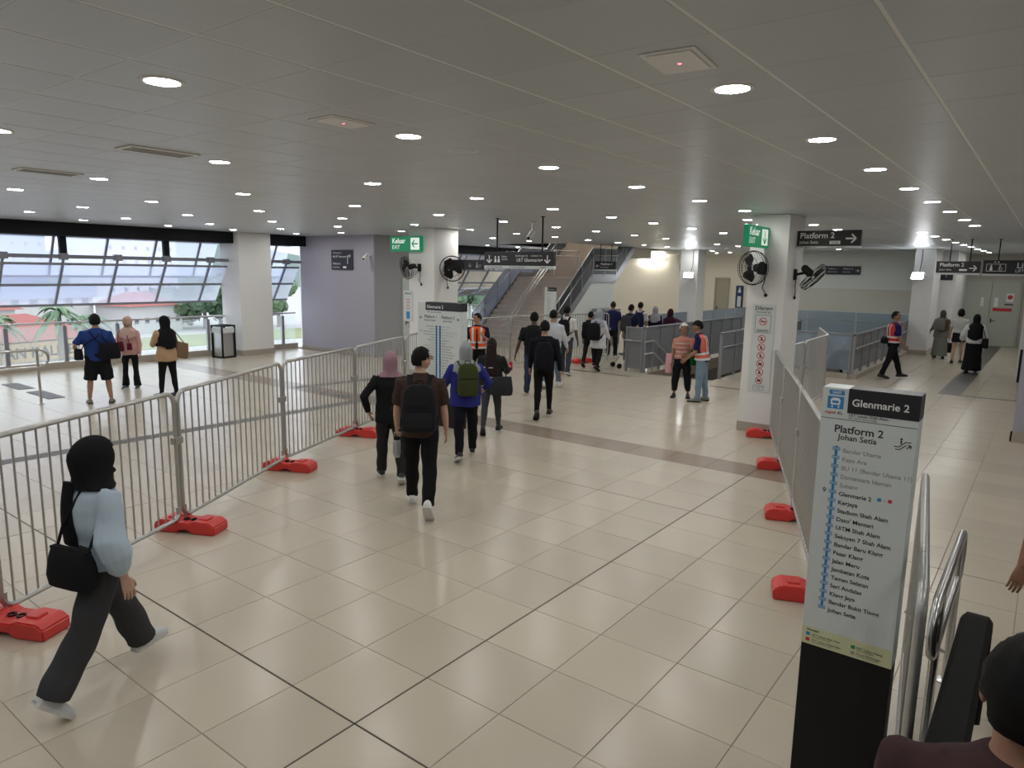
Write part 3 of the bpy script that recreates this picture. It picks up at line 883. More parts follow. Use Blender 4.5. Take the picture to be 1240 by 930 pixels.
t = board('hanging_sign', 'small dark pictogram sign right of the column with fans and map', (-8.16, 10.2, 2.63), 0, 1.15, 0.23, 0.06)
g = G(); arrow(g, 0.18, 0.11, 0.1, -90); dot2d(g, 0.4, 0.16, 0.02); poly(g, [(0.36, 0.05), (0.44, 0.05), (0.42, 0.13), (0.38, 0.13)]); ring2d(g, 0.49, 0.09, 0.025, 0.035); ink(t, g, M_INKG)
M_NAVY = mat('sign_navy', (0.022, 0.024, 0.040), 0.4, var=0.1)
t = board('wall_sign', 'square dark sign with a bent arrow on the lavender wall', (-14.3, 11.57, 2.56), 0, 1.0, 0.6, 0.025, m=M_NAVY)
g = text_geo([('Sambungan ke', -0.42, 0.49, 0.07), ('LRT Glenmarie', -0.32, 0.37, 0.085, 'LEFT', 0.01), ('Platform 2', -0.42, 0.16, 0.085, 'LEFT', 0.01), ('Johan Setia', -0.42, 0.06, 0.07)])
rect(g, 0.25, 0.18, 0.28, 0.42); rect(g, 0.25, 0.40, 0.36, 0.43); arrow(g, 0.34, 0.415, 0.12, 0); dot2d(g, -0.38, 0.40, 0.03); rect(g, 0.05, 0.05, 0.2, 0.11); ink(t, g, M_INKW)
t = board('wall_sign', 'distant two-platform direction sign on the white wall beyond the well', (-3.7, 27.46, 2.69), 0, 1.26, 0.33, 0.03, m=M_NAVY)
g = text_geo([('Platform 1', -0.56, 0.2, 0.085), ('Platform 2', 0.0, 0.2, 0.085), ('Bandar Utama', -0.56, 0.09, 0.06), ('Johan Setia', 0.0, 0.09, 0.06)]); arrow(g, 0.52, 0.16, 0.12, 0); ink(t, g, M_INKW)
t = board('wall_sign', 'narrow blue toilet totem with a figure on the cream wall', (-9.05, 31.17, 1.05), 0, 0.36, 1.05, 0.03, m=mat('totem_blue', (0.02, 0.03, 0.12), 0.4))
g = G(); dot2d(g, 0, 0.93, 0.04); poly(g, [(-0.07, 0.72), (0.07, 0.72), (0.05, 0.88), (-0.05, 0.88)]); rect(g, -0.09, 0.05, 0.09, 0.55); ink(t, g, M_SIGNW)
t = board('wall_sign', 'small dark plate on the cream wall beside the far column', (-12.0, 31.17, 2.75), 0, 0.35, 0.4, 0.02, m=M_NAVY)
ink(t, rect(G(), -0.12, 0.06, 0.12, 0.34), M_INKG)
t = board('wall_sign', 'dark square sign with an up arrow on the corridor column', (-0.2, 27.28, 2.55), 0, 0.42, 0.42, 0.02, m=M_NAVY)
g = G(); arrow(g, 0.0, 0.21, 0.2, 90); ink(t, g, M_INKG)

def exit_sign(label, loc, rz, w, h, ang, flip=False):
    t = board('exit_sign', label, loc, rz, w, h, 0.07, m=M_SIGNG)
    g = text_geo([('Keluar', -w / 2 + 0.08, h * 0.55, 0.17, 'LEFT', 0.02, 1.0), ('EXIT', -w / 2 + 0.08, h * 0.17, 0.13)])
    rect(g, w / 2 - 0.34, 0.04, w / 2 - 0.05, h - 0.04)
    ink(t, g, M_INKWG)
    g = G(); arrow(g, w / 2 - 0.195, h / 2, 0.2, ang, -0.003); ink(t, g, M_SIGNG)
    G().tube([(0, 0.035, h), (0, 0.035, h + 0.03)], 0.02, 6).obj('bracket', M_WHITE, t)
exit_sign('green illuminated exit sign with left arrow on the column with fans and map', (-9.62, 9.7, 3.04), 0, 1.06, 0.36, 180)
exit_sign('green illuminated exit sign projecting from the column with the prohibition notice', (-0.80, 8.78, 3.05), PI / 2, 0.98, 0.33, -90)

# prohibition notice on the column
t = board('notice_board', 'tall white prohibition notice with red circles on the column', (-0.79, 9.265, 0.70), 0, 0.36, 1.45, 0.012, m=M_SIGNW)
ink(t, text_geo([('Dilarang', 0, 1.36, 0.085, 'CENTER', 0.02), ('PROHIBITED', 0, 1.305, 0.045, 'CENTER')]), M_INKK)
g = G()
for a0, b0, a1, b1 in ((-0.13, 0.98, -0.124, 1.28), (0.124, 0.98, 0.13, 1.28), (-0.13, 0.98, 0.13, 0.986), (-0.13, 1.274, 0.13, 1.28), (-0.09, 0.03, -0.086, 0.11), (0.086, 0.03, 0.09, 0.11), (-0.09, 0.03, 0.09, 0.034), (-0.09, 0.106, 0.09, 0.11)):
    rect(g, a0, b0, a1, b1)
for k in range(3):
    rect(g, -0.1, 1.0 + 0.015 * k, 0.1, 1.007 + 0.015 * k)
for k, z in enumerate((1.17, 0.885, 0.745, 0.605, 0.465, 0.33, 0.19)):
    if k == 0:
        rect(g, -0.045, z - 0.008, 0.03, z + 0.008); rect(g, 0.034, z - 0.008, 0.045, z + 0.008)
    elif k in (4, 6):
        rect(g, -0.03, z - 0.022, 0.03, z + 0.02)
    else:
        dot2d(g, -0.004, z + 0.02, 0.011); poly(g, [(-0.022, z - 0.03), (0.022, z - 0.03), (0.012, z + 0.008), (-0.014, z + 0.008)])
ink(t, g, M_INKK, 'pictogram')
for z in (1.17, 0.885, 0.745, 0.605, 0.465, 0.33, 0.19):
    g = G()
    ring2d(g, 0, z, 0.052, 0.064, -0.0015)
    c = 0.052 * 0.707
    poly(g, [(-c - 0.004, z + c - 0.004), (-c + 0.004, z + c + 0.004), (c + 0.004, z - c + 0.004), (c - 0.004, z - c - 0.004)], -0.0016)
    ink(t, g, M_INKR, 'prohibition_ring')
ink(t, text_geo([('Denda RM500', 0, 0.075, 0.026, 'CENTER'), ('FINE', 0, 0.045, 0.026, 'CENTER')]), M_INKK)
t = board('notice_board', 'small white notice on the left face of the column behind the map pylon', (-9.62, 9.785, 1.35), 0, 0.3, 0.75, 0.012, m=M_SIGNW)
ink(t, text_geo([('Dilarang', 0, 0.66, 0.065, 'CENTER', 0.02)]), M_INKK)
for z in (0.5, 0.35):
    ink(t, ring2d(G(), 0, z, 0.045, 0.06), M_INKR, 'prohibition_ring')
ink(t, rect(G(), -0.06, 0.06, 0.06, 0.24), M_INKB, 'pictogram')

# ---- map pylons
STN = ['Bandar Utama', 'Kayu Ara', 'BU 11 (Bandar Utama 11)', 'Damansara Idaman', 'Subang', 'Glenmarie 2', 'Kerjaya', 'Stadium Shah Alam', "Dato' Menteri", 'UiTM Shah Alam',
       'Seksyen 7 Shah Alam', 'Bandar Baru Klang', 'Pasar Klang', 'Jalan Meru', 'Jambatan Kota', 'Taman Selatan', 'Seri Andalas', 'Klang Jaya', 'Bandar Bukit Tinggi', 'Johan Setia']
M_PYS = mat('pylon_white_side', (0.72, 0.75, 0.76), 0.35, var=0.02)
t = thing('map_pylon', 'tall white and black route map pylon reading Glenmarie 2 in the foreground', 'sign', (2.345, 1.1, 0))
w, H, D = 0.205, 2.108, 0.13
G().cbox((-w, 0, 0.8), (w, D, H), 0.003).obj('upper_panel', M_SIGNW, t)
G().cbox((-w + 0.002, 0.003, 0.0), (w - 0.002, D - 0.003, 0.7995), 0.003).obj('lower_panel', M_BLACK, t)
G().box((-0.09, -0.003, 1.994), (w + 0.001, D + 0.001, H + 0.001)).obj('header_block', M_SIGNK, t)
X = lambda x: x - 2.345
ink(t, text_geo([('Glenmarie 2', X(2.272), 2.03, 0.0475, 'LEFT', 0.014)], -0.0045), M_INKW)
g = text_geo([('LRT Laluan Shah Alam', X(2.262), 1.9785, 0.0185, 'LEFT', 0.012), ('LRT SHAH ALAM LINE', X(2.262), 1.966, 0.0125), ('Platform 2', X(2.205), 1.897, 0.050, 'LEFT', 0.016), ('Johan Setia', X(2.225), 1.863, 0.0375, 'LEFT', 0.014)])
rect(g, -w + 0.001, 1.959, w - 0.001, 1.9615)
arrow(g, X(2.522), 1.872, 0.022, 40, w=0.2)
for p0, p1 in (((2.462, 1.868), (2.482, 1.868)), ((2.482, 1.868), (2.508, 1.893)), ((2.508, 1.893), (2.53, 1.893)), ((2.485, 1.856), (2.512, 1.88)), ((2.468, 1.856), (2.485, 1.856))):
    dx, dz = p1[0] - p0[0], p1[1] - p0[1]; L = math.hypot(dx, dz); nx, nz = -dz / L * 0.002, dx / L * 0.002
    poly(g, [(X(p0[0]) + nx, p0[1] + nz), (X(p0[0]) - nx, p0[1] - nz), (X(p1[0]) - nx, p1[1] - nz), (X(p1[0]) + nx, p1[1] + nz)])
dot2d(g, X(2.49), 1.905, 0.005); rect(g, X(2.487), 1.882, X(2.493), 1.899)
gg = G(); gb = rect(G(), X(2.2165), 1.017, X(2.2285), 1.83)
gw = G()
for k, s in enumerate(STN):
    z = 1.811 - 0.0423 * k
    q = text_geo([(s, X(2.251), z - 0.009, 0.0285, 'LEFT', 0.018)])
    (gg if k < 5 else g).add(q.v, q.f)
    rect(gb, X(2.206), z - 0.002, X(2.239), z + 0.014, -0.0012)
    ink(t, rect(G(), X(2.208), z + 0.0005, X(2.237), z + 0.0115, -0.0014), mat('ink_pale_blue', (0.45, 0.56, 0.64), 0.5), 'station_badge')
    q = text_geo([('SA%02d' % (k + 1), X(2.2225), z + 0.002, 0.011, 'CENTER', 0.01)], -0.0016); gb.add(q.v, q.f)
ring2d(g, X(2.186), 1.61, 0.004, 0.008); poly(g, [(X(2.181), 1.604), (X(2.186), 1.594), (X(2.191), 1.604)])
ink(t, g, M_INKK)['kind'] = 'stuff'; ink(t, gg, mat('ink_pale_grey', (0.36, 0.38, 0.38), 0.5))['kind'] = 'stuff'
rect(gb, X(2.165), 2.007, X(2.236), 2.066); poly(gb, [(X(2.172), 2.074), (X(2.235), 2.074), (X(2.238), 2.08), (X(2.235), 2.096), (X(2.172), 2.096), (X(2.168), 2.09)])
rect(gb, X(2.418), 1.598, X(2.434), 1.614)
ink(t, gb, M_INKB, 'line_diagram')
g = poly(G(), [(X(2.180), 2.026), (X(2.22), 2.026), (X(2.222), 2.05), (X(2.213), 2.059), (X(2.188), 2.059), (X(2.178), 2.05)], -0.0014)
q = text_geo([('SA07', X(2.2035), 2.0785, 0.019, 'CENTER', 0.012)], -0.0014); g.add(q.v, q.f)
for x in (2.184, 2.212):
    rect(g, X(x), 2.012, X(x + 0.006), 2.022, -0.0014)
ink(t, g, M_INKW, 'train_icon')
g = poly(G(), [(X(2.186), 2.034), (X(2.214), 2.034), (X(2.214), 2.046), (X(2.186), 2.046)], -0.0018); rect(g, X(2.446), 1.600, X(2.448), 1.612); ink(t, g, M_INKB, 'train_window')
g = text_geo([('rapid', X(2.158), 1.982, 0.02, 'LEFT', 0.014, 1.1)]); rect(g, X(2.462), 1.599, X(2.478), 1.615)
ink(t, g, M_INKR)
ink(t, text_geo([('KL', X(2.213), 1.982, 0.02, 'LEFT', 0.014, 1.0)]), M_INKK)
ink(t, rect(G(), -w + 0.001, 0.801, w - 0.001, 0.893), M_CREAMP, 'legend_band')
ink(t, text_geo([('Petunjuk', X(2.165), 0.873, 0.016, 'LEFT', 0.014), ('LRT Laluan Shah Alam', X(2.19), 0.851, 0.0145), ('LRT SHAH ALAM LINE', X(2.19), 0.841, 0.009), ('LRT Laluan Kelana Jaya', X(2.19), 0.823, 0.0145), ('LRT KELANA JAYA LINE', X(2.19), 0.813, 0.009),
                 ('MRT Laluan Kajang', X(2.395), 0.851, 0.0145), ('MRT KAJANG LINE', X(2.395), 0.841, 0.009), ('Stesen Sambungan', X(2.395), 0.823, 0.0145), ('CONNECTING STATION', X(2.395), 0.813, 0.009)], -0.002), M_INKK)['kind'] = 'stuff'
ink(t, rect(G(), X(2.162), 0.846, X(2.18), 0.864, -0.002), M_INKB, 'legend_key')
ink(t, rect(G(), X(2.162), 0.816, X(2.18), 0.834, -0.002), M_INKR, 'legend_key')
ink(t, rect(G(), X(2.37), 0.846, X(2.388), 0.864, -0.002), M_INKGR, 'legend_key')
ink(t, rect(G(), X(2.37), 0.816, X(2.388), 0.834, -0.002), M_INKG, 'legend_key')

t = thing('map_pylon', 'wide white route map pylon listing both platforms, behind the walking group', 'sign', (-5.1, 6.1, 0))
G().cbox((-0.49, 0, 0.5), (0.49, 0.16, 2.085), 0.004).obj('upper_panel', M_SIGNW, t)
G().box((-0.485, 0.003, 0), (0.485, 0.157, 0.499)).obj('lower_panel', M_BLACK, t)
G().box((-0.30, -0.004, 1.95), (0.491, 0.162, 2.087)).obj('header_block', M_SIGNK, t)
ink(t, text_geo([('Glenmarie 2', -0.27, 1.985, 0.075, 'LEFT', 0.014)], -0.0055), M_INKW)
g = text_geo([('LRT Laluan Shah Alam', -0.27, 1.91, 0.035), ('Platform 1', -0.33, 1.82, 0.07, 'LEFT', 0.014), ('Bandar Utama', -0.33, 1.77, 0.045, 'LEFT', 0.01), ('Platform 2', 0.06, 1.82, 0.07, 'LEFT', 0.014), ('Johan Setia', 0.1, 1.77, 0.045, 'LEFT', 0.01)])
arrow(g, -0.41, 1.82, 0.06, 180); arrow(g, 0.42, 1.82, 0.06, 0)
gb = rect(rect(G(), -0.065, 0.75, -0.035, 1.70), 0.015, 0.75, 0.045, 1.70)
gp = G()
for k, s in enumerate(STN):
    z = 1.675 - 0.046 * k
    (g if k < 6 else gp).add(*(lambda q: (q.v, q.f))(text_geo([(s, -0.09, z, 0.033, 'RIGHT')])))
    (gp if k < 5 else g).add(*(lambda q: (q.v, q.f))(text_geo([(s, 0.07, z, 0.033, 'LEFT')])))
    rect(gb, -0.072, z, -0.028, z + 0.02); rect(gb, 0.008, z, 0.052, z + 0.02)
ink(t, g, M_INKK)['kind'] = 'stuff'; ink(t, gp, M_INKG)['kind'] = 'stuff'; ink(t, gb, M_INKB, 'line_diagram')

def small_pylon(label, loc, w, H, low):
    t = thing('map_pylon', label, 'sign', loc)
    G().cbox((-w / 2, 0, low), (w / 2, 0.13, H), 0.004).obj('upper_panel', M_SIGNW, t)
    G().box((-w / 2 + 0.002, 0.003, 0), (w / 2 - 0.002, 0.127, low - 0.001)).obj('lower_panel', M_BLACK, t)
    G().box((-w / 5, -0.004, H - 0.12), (w / 2 + 0.001, 0.131, H + 0.001)).obj('header_block', M_SIGNK, t)
    ink(t, text_geo([('Glenmarie 2', -w / 6, H - 0.08, 0.05)], -0.0055), M_INKW)
    g = text_geo([('Platform 1', -w / 3, H - 0.22, 0.06, 'LEFT', 0.01)])
    ink(t, g, M_INKG); g = G()
    for k in range(14):
        rect(g, -w / 4, H - 0.32 - 0.05 * k, -w / 4 + w * (0.35 + 0.2 * ((k * 7) % 5) / 5), H - 0.305 - 0.05 * k)
    ink(t, g, M_INKG, 'text_lines')['kind'] = 'stuff'
small_pylon('slim white map pylon standing at the foot of the staircase', (-9.55, 15.8, 0), 0.36, 2.13, 0.6)
small_pylon('white and black map pylon cut off by the right edge beyond the lavender wall', (2.62, 19.75, 0), 0.4, 2.1, 0.85)

# ================================================================== FANS
def fan(label, loc, rz, face, tilt, r=0.23, arm=(0, -0.22, 0.03), cord=-0.4):
    """wall bracket at origin on a wall facing local -y; head turned by face (about z) and tilted"""
    t = thing('wall_fan', label, 'fan', loc, rz, 'black wall fans')
    G().cbox((-0.05, -0.04, -0.09), (0.05, 0, 0.09), 0.01).obj('wall_bracket', M_BLACK, t)
    a = Vector(arm)
    G().tube([(0, -0.03, 0), a * 0.7, a], 0.022, 8).obj('arm', M_BLACK, t, True)
    R = Matrix.Translation(a) @ Matrix.Rotation(face, 4, 'Z') @ Matrix.Rotation(tilt, 4, 'X')
    G().tube([(0, 0.12, 0.02), (0, 0.08, 0.02), (0, -0.06, 0.02), (0, -0.09, 0.02)], [0.035, 0.06, 0.065, 0.03], 12).xf(R).obj('motor', M_BLACK, t, True)
    gd = G()
    for rr, y in ((r, -0.13), (r * 0.97, -0.08), (r * 0.97, -0.18), (r * 0.62, -0.205), (r * 0.3, -0.215)):
        gd.tube([(rr * math.cos(2 * PI * k / 28), y, 0.02 + rr * math.sin(2 * PI * k / 28)) for k in range(28)], 0.0045 if rr < r else 0.008, 4, closed=True)
    for k in range(36):
        c, s_ = math.cos(2 * PI * k / 36), math.sin(2 * PI * k / 36)
        gd.tube([(q * c, y, 0.02 + q * s_) for q, y in ((0.04, -0.218), (r * 0.6, -0.205), (r * 0.97, -0.18), (r, -0.13), (r * 0.97, -0.08), (r * 0.5, -0.06))], 0.0018, 3, caps=False)
    gd.ell((0, -0.215, 0.02), (0.05, 0.012, 0.05), 12, 6)
    gd.xf(R).obj('guard', M_BLACK, t)
    for k in range(3):
        b = G()
        n = 6; vs = []
        for i in range(n + 1):
            q = 0.04 + (r * 0.86 - 0.04) * i / n
            wd = 0.3 + 0.55 * math.sin(PI * (0.15 + 0.75 * i / n))
            for s_ in (-1, 1):
                an = 2 * PI * k / 3 + s_ * wd * 0.8
                vs.append((q * math.cos(an), -0.13 + s_ * 0.02, 0.02 + q * math.sin(an)))
        b.add(vs, [(2 * i, 2 * i + 1, 2 * i + 3, 2 * i + 2) for i in range(n)])
        b.xf(R).obj('blade', M_BLACK, t)
    G().tube([(0.02, -0.03, -0.05), (0.03, -0.02, -0.18), (0.0, -0.04, -0.3), (0.05, -0.02, cord + 0.03)], 0.008, 5).ell((0.06, -0.02, cord), (0.03, 0.02, 0.03), 8, 6).obj('cord', M_BLACK, t)
    return t
fan('black wall fan facing the hall on the front of the column with the prohibition notice', (-0.84, 9.28, 2.72), 0, -0.35, 0.05, 0.27, (-0.03, -0.2, 0), -0.42)
fan('black wall fan seen edge-on on the right side of the column with the prohibition notice', (-0.48, 9.7, 2.64), PI / 2, 0.1, 0.75, 0.25, (0, -0.2, 0.04), -0.38)
fan('black wall fan turned sideways under the exit sign with left arrow', (-9.22, 9.8, 2.66), 0, -1.15, 0.25, 0.27, (-0.06, -0.22, 0), -0.4)
fan('black wall fan right of the exit sign with left arrow, above the two-platform map', (-8.75, 10.2, 2.64), PI / 2, -1.0, 0.1, 0.3, (0, -0.24, 0), -0.45)

# ================================================================== BARRIERS
def barrier_meshes(L, nb=18, H=1.40, z0=0.13):
    cr = 0.11; pts = []
    for cx, cz, a0 in ((L - cr, H - cr, 0), (cr, H - cr, 90), (cr, z0 + cr, 180), (L - cr, z0 + cr, 270)):
        for k in range(5):
            a = math.radians(a0 + 22.5 * k)
            pts.append((cx + cr * math.cos(a), 0, cz + cr * math.sin(a)))
    fr = G().tube(pts, 0.0215, 8, closed=True).mesh('frame', M_GALV, True)
    bar = G().tube([(0, 0, z0), (0, 0, H)], 0.0085, 6, caps=False).mesh('bar', M_GALV, True)
    pin = G().tube([(0, 0, 0.03), (0, 0, z0 + 0.12)], 0.017, 8).mesh('pin', M_GALV, True)
    clamp = G().cbox((-0.03, -0.032, -0.035), (0.085, 0.032, 0.035), 0.006).mesh('clamp', M_GALV)
    return fr, bar, pin, clamp, nb
_bcache = {}
def barrier(p, q, label, group, nb=18, pins=True):
    p = Vector((p[0], p[1], 0)); q = Vector((q[0], q[1], 0))
    L = (q - p).length; k = round(L, 2)
    if k not in _bcache:
        _bcache[k] = barrier_meshes(L - 0.05, nb)
    fr, bar, pin, clamp, nb = _bcache[k]
    t = thing('crowd_barrier', label, 'barrier', p, math.atan2(q.y - p.y, q.x - p.x), group)
    link('frame', fr, t)
    for i in range(nb):
        link('bar', bar, t, ((L - 0.05) * (i + 1) / (nb + 1), 0, 0))
    if pins:
        link('pin', pin, t, (0.03, 0, 0)); link('pin', pin, t, (L - 0.08, 0, 0))
    link('clamp', clamp, t, (L - 0.06, 0, 0.92))
    return t
LJ = [(-1.95, -2.65), (-2.85, -0.87), (-3.74, 0.95), (-4.88, 2.93), (-5.63, 4.76), (-6.45, 6.62), (-7.3, 8.45)]
LN = ['steel crowd barrier mostly beyond the left edge, before the red foot', 'steel crowd barrier right behind the woman in the black headscarf', 'steel crowd barrier second from the left edge, between two red blocks', 'steel crowd barrier third from the left edge, nearest the pink headscarf',
      'steel crowd barrier fourth from the left edge, behind the pink headscarf', 'steel crowd barrier ending at the wide map pylon']
for k in range(6):
    barrier(LJ[k], LJ[k + 1], LN[k], 'barriers along the left of the walkway')
RJ = [(1.6, 3.62), (0.88, 5.55), (0.13, 7.5), (-0.6, 9.4), (-0.66, 11.4), (-0.75, 13.45), (-1.45, 15.5)]
RN = ['steel crowd barrier right behind the foreground map pylon', 'steel crowd barrier second from the foreground map pylon', 'steel crowd barrier meeting the column with the prohibition notice', 'steel crowd barrier running back beside the column', 'steel crowd barrier second behind the column, facing the far guard', 'farthest steel crowd barrier turned toward the well']
for k in range(6):
    barrier(RJ[k], RJ[k + 1], RN[k], 'barriers along the right of the walkway')
_eb = barrier((2.44, 2.62), (2.69, 0.6), 'steel crowd barrier seen end-on beside the foreground map pylon', 'barriers along the right of the walkway')
for _c in list(_eb.children):
    if _c.name.startswith('clamp'):
        bpy.data.objects.remove(_c)
FJ = [(-8.6, 10.75), (-8.62, 12.65), (-8.2, 14.55), (-7.7, 16.4)]
FN = ['steel crowd barrier behind the man in the orange vest', 'steel crowd barrier at the foot of the staircase behind the four walking men', 'steel crowd barrier right of the four walking men, beside the cabinet']
for k in range(3):
    barrier(FJ[k], FJ[k + 1], FN[k], 'barriers at the foot of the stairs')
barrier(RJ[0], (2.3, 1.72), 'steel crowd barrier hidden behind the foreground map pylon', 'barriers along the right of the walkway')

# red plastic feet
bm = bmesh.new()
prof = [(-0.33, 0.0), (-0.08, 0.0), (-0.05, 0.035), (0.05, 0.035), (0.08, 0.0), (0.33, 0.0), (0.33, 0.085), (0.27, 0.125), (0.1, 0.13), (0.07, 0.105), (-0.07, 0.105), (-0.1, 0.13), (-0.27, 0.125), (-0.33, 0.085)]
tmp = G().prism(prof, -0.125, 0.125)
vs = [bm.verts.new(p) for p in tmp.v]
for q in tmp.f:
    bm.faces.new([vs[i] for i in q])
bmesh.ops.recalc_face_normals(bm, faces=bm.faces)
bmesh.ops.bevel(bm, geom=list(bm.edges), offset=0.012, segments=2, affect='EDGES')
_blk = bpy.data.meshes.new('body'); bm.to_mesh(_blk); bm.free(); _blk.materials.append(M_RED)
_rib = G().cbox((-0.05, -0.05, 0.118), (0.05, 0.05, 0.142), 0.01).mesh('raised_pad', M_RED)
_soc = G().lathe([(0.032, 0.09), (0.032, 0.118), (0.022, 0.118), (0.022, 0.09)], 12).mesh('socket', M_BLACK)
def block(loc, rz, label, group='red barrier feet'):
    t = thing('barrier_foot', label, 'barrier foot', (loc[0], loc[1], 0), rz, group)
    link('body', _blk, t); link('raised_pad', _rib, t, (-0.17, 0, 0)); link('raised_pad', _rib, t, (0.17, 0, 0))
    for x in (-0.04, 0.04):
        link('socket', _soc, t, (x, 0, 0))
la = math.atan2(1.9, -0.95) - PI / 2
block((-2.72, -0.82), la, 'red plastic barrier foot cut off by the left edge')
block((-3.66, 0.98), la, 'red plastic barrier foot nearest the woman in the black headscarf')
block((-4.74, 2.9), la, 'red plastic barrier foot below the joint of the second and third left barriers')
block((-5.55, 4.74), la, 'red plastic barrier foot beside the woman in the pink headscarf')
ra = math.atan2(1.92, -0.74) - PI / 2
block((1.67, 3.42), ra, 'red plastic barrier foot partly hidden by the foreground map pylon')
block((1.0, 5.3), ra, 'red plastic barrier foot second from the foreground map pylon')
block((0.26, 7.25), ra, 'red plastic barrier foot standing on the brown floor strip')
block((-0.52, 9.05), ra, 'red plastic barrier foot at the base of the column')
block((-7.75, 15.0), 1.2, 'red plastic barrier foot beside the queue, behind the walking men')
# ================================================================== SMALL FURNITURE
t = thing('litter_bin', 'steel and black litter bin beside the white window column', 'bin', (-15.98, 8.58, 0), 0.15)
G().cbox((-0.2, -0.2, 0.04), (0.2, 0.2, 0.76), 0.01).obj('body', M_STEEL, t)
for sx in (-1, 1):
    for sy in (-1, 1):
        G().box((sx * 0.215 - 0.02, sy * 0.215 - 0.02, 0), (sx * 0.215 + 0.02, sy * 0.215 + 0.02, 0.9)).obj('corner_post', M_BLACK, t)
G().box((-0.235, -0.235, 0.0), (0.235, 0.235, 0.045)).obj('base', M_BLACK, t)
g = G()
for a, b in (((-0.235, -0.235), (0.235, -0.17)), ((-0.235, 0.17), (0.235, 0.235)), ((-0.235, -0.17), (-0.17, 0.17)), ((0.17, -0.17), (0.235, 0.17))):
    g.box((a[0], a[1], 0.9), (b[0], b[1], 0.94))
g.obj('lid_frame', M_BLACK, t)
G().box((-0.19, -0.236, 0.72), (0.19, -0.202, 0.86)).box((0.202, -0.19, 0.72), (0.236, 0.19, 0.86)).obj('label_plate', M_SIGNW, t)

def loop_rail(label, x, y0, y1, posts, top, low, r=0.024):
    t = thing('loop_handrail', label, 'handrail', (x, y0, 0))
    L = y1 - y0; c = (top - low) / 2; pts = []
    for k in range(9):
        a = math.radians(90 - 22.5 * k); pts.append((0, L - c + c * math.cos(a), low + c + c * math.sin(a)))
    for k in range(9):
        a = math.radians(270 - 22.5 * k); pts.append((0, c + c * math.cos(a), low + c + c * math.sin(a)))
    G().tube(pts, r, 10, closed=True).obj('loop', M_STEEL, t, True)
    for y in posts:
        G().tube([(0, y - y0, 0), (0, y - y0, top)], r * 0.95, 10).obj('post', M_STEEL, t, True)
        G().lathe([(0.055, 0), (0.055, 0.008), (0.03, 0.014)], 16, (0, y - y0, 0)).obj('foot_plate', M_STEEL, t, True)
loop_rail('steel loop handrail on the far left by the dark floor mats', -11.93, -0.8, 2.68, (2.5, 0.2), 1.02, 0.70)
loop_rail('steel loop handrail beside the escalator in the right foreground', 2.67, 1.42, 2.86, (2.72, 1.68), 1.02, 0.72)
o = G().tube([(2.49, 1.9, 0.76), (2.55, 1.86, 0.72), (2.64, 1.80, 0.66), (2.72, 1.70, 0.68), (2.69, 1.62, 0.72)], 0.006, 6).obj('tie_wire', M_STEEL, None, True)
tag(o, 'loose bent tie wire joining the end-on barrier to the loop handrail', 'wire')
for k, (x0, x1, lab) in enumerate(((-14.9, -13.92, 'dark rectangular floor mat farthest to the left'), (-13.5, -12.35, 'dark rectangular floor mat nearer the loop handrail'))):
    o = G().cbox((-(x1 - x0) / 2, -0.15, 0), ((x1 - x0) / 2, 0.15, 0.008), 0.003).obj('floor_mat', M_STRIP, None, loc=((x0 + x1) / 2, 2.91, 0.0)); tag(o, lab, 'mat', 'dark floor mats')

# escalator that carries the photographer and the man in front
t = thing('escalator', 'black rubber handrail and newel of the escalator in the right foreground', 'escalator', (3.36, 1.2, 0))
path = [(0.36, 0.42), (0.44, 0.5), (0.49, 0.62), (0.5, 0.76), (0.46, 0.88), (0.36, 0.96), (0.22, 1.0), (-1.75, 1.0), (-2.2, 1.18), (-4.6, 2.58)]
M_RUB = mat('black_rubber', (0.010, 0.010, 0.010), 0.6, var=0.15, spec=0.06)
M_ESC = mat('dark_escalator_panel', (0.014, 0.014, 0.015), 0.45, spec=0.25)
for sx in (-0.52, 0.5):
    g = G(); n = len(path); vs = []; fs = []
    for y, z in path:
        vs.append(Vector((0, y, z)))
    secs = []
    for i in range(n):
        tn = (vs[min(i + 1, n - 1)] - vs[max(i - 1, 0)]).normalized(); nn = Vector((0, -tn.z, tn.y))
        if nn.z < 0 and i > 3: nn = -nn
        if i <= 3: nn = Vector((0, abs(nn.y), nn.z if nn.y > 0 else -nn.z))
        secs.append([vs[i] + Vector((sx + dx, 0, 0)) + nn * dn for dx, dn in ((-0.055, -0.02), (-0.065, 0.005), (-0.045, 0.03), (0.045, 0.03), (0.065, 0.005), (0.055, -0.02))])
    for s_ in secs:
        g.v.extend([tuple(p) for p in s_])
    for i in range(n - 1):
        for k in range(6):
            g.f.append((i * 6 + k, i * 6 + (k + 1) % 6, i * 6 + 6 + (k + 1) % 6, i * 6 + 6 + k))
    g.f += [(5, 4, 3, 2, 1, 0), tuple((n - 1) * 6 + k for k in range(6))]
    g.obj('handrail', M_RUB, t, True)
    g = G(); prismx(g, [(0.34, 0.2), (0.44, 0.62), (0.4, 0.86), (0.2, 0.97), (-1.77, 0.97), (-2.2, 1.15), (-4.6, 2.55), (-4.6, 1.5), (-2.2, 0.1), (-1.9, 0.0), (0.34, 0.0)], sx - 0.035, sx + 0.035)
    g.obj('balustrade', M_ESC, t)
    g = G(); prismx(g, [(0.4, 0.0), (0.4, 0.2), (-1.8, 0.22), (-2.2, 0.35), (-4.6, 1.75), (-4.6, 1.3), (-2.0, 0.0)], sx - 0.11, sx + 0.11)
    g.obj('skirt', M_FRAME, t)
for k in range(9):
    y = -1.75 - 0.4 * k
    z = 0.02 + max(0, 0.231 * (k - 0))
    if y < -4.7: break
    G().box((-0.39, y - 0.4, z - 0.2 if k else 0.0), (0.39, y, z + 0.03)).obj('step', M_FRAME, t)
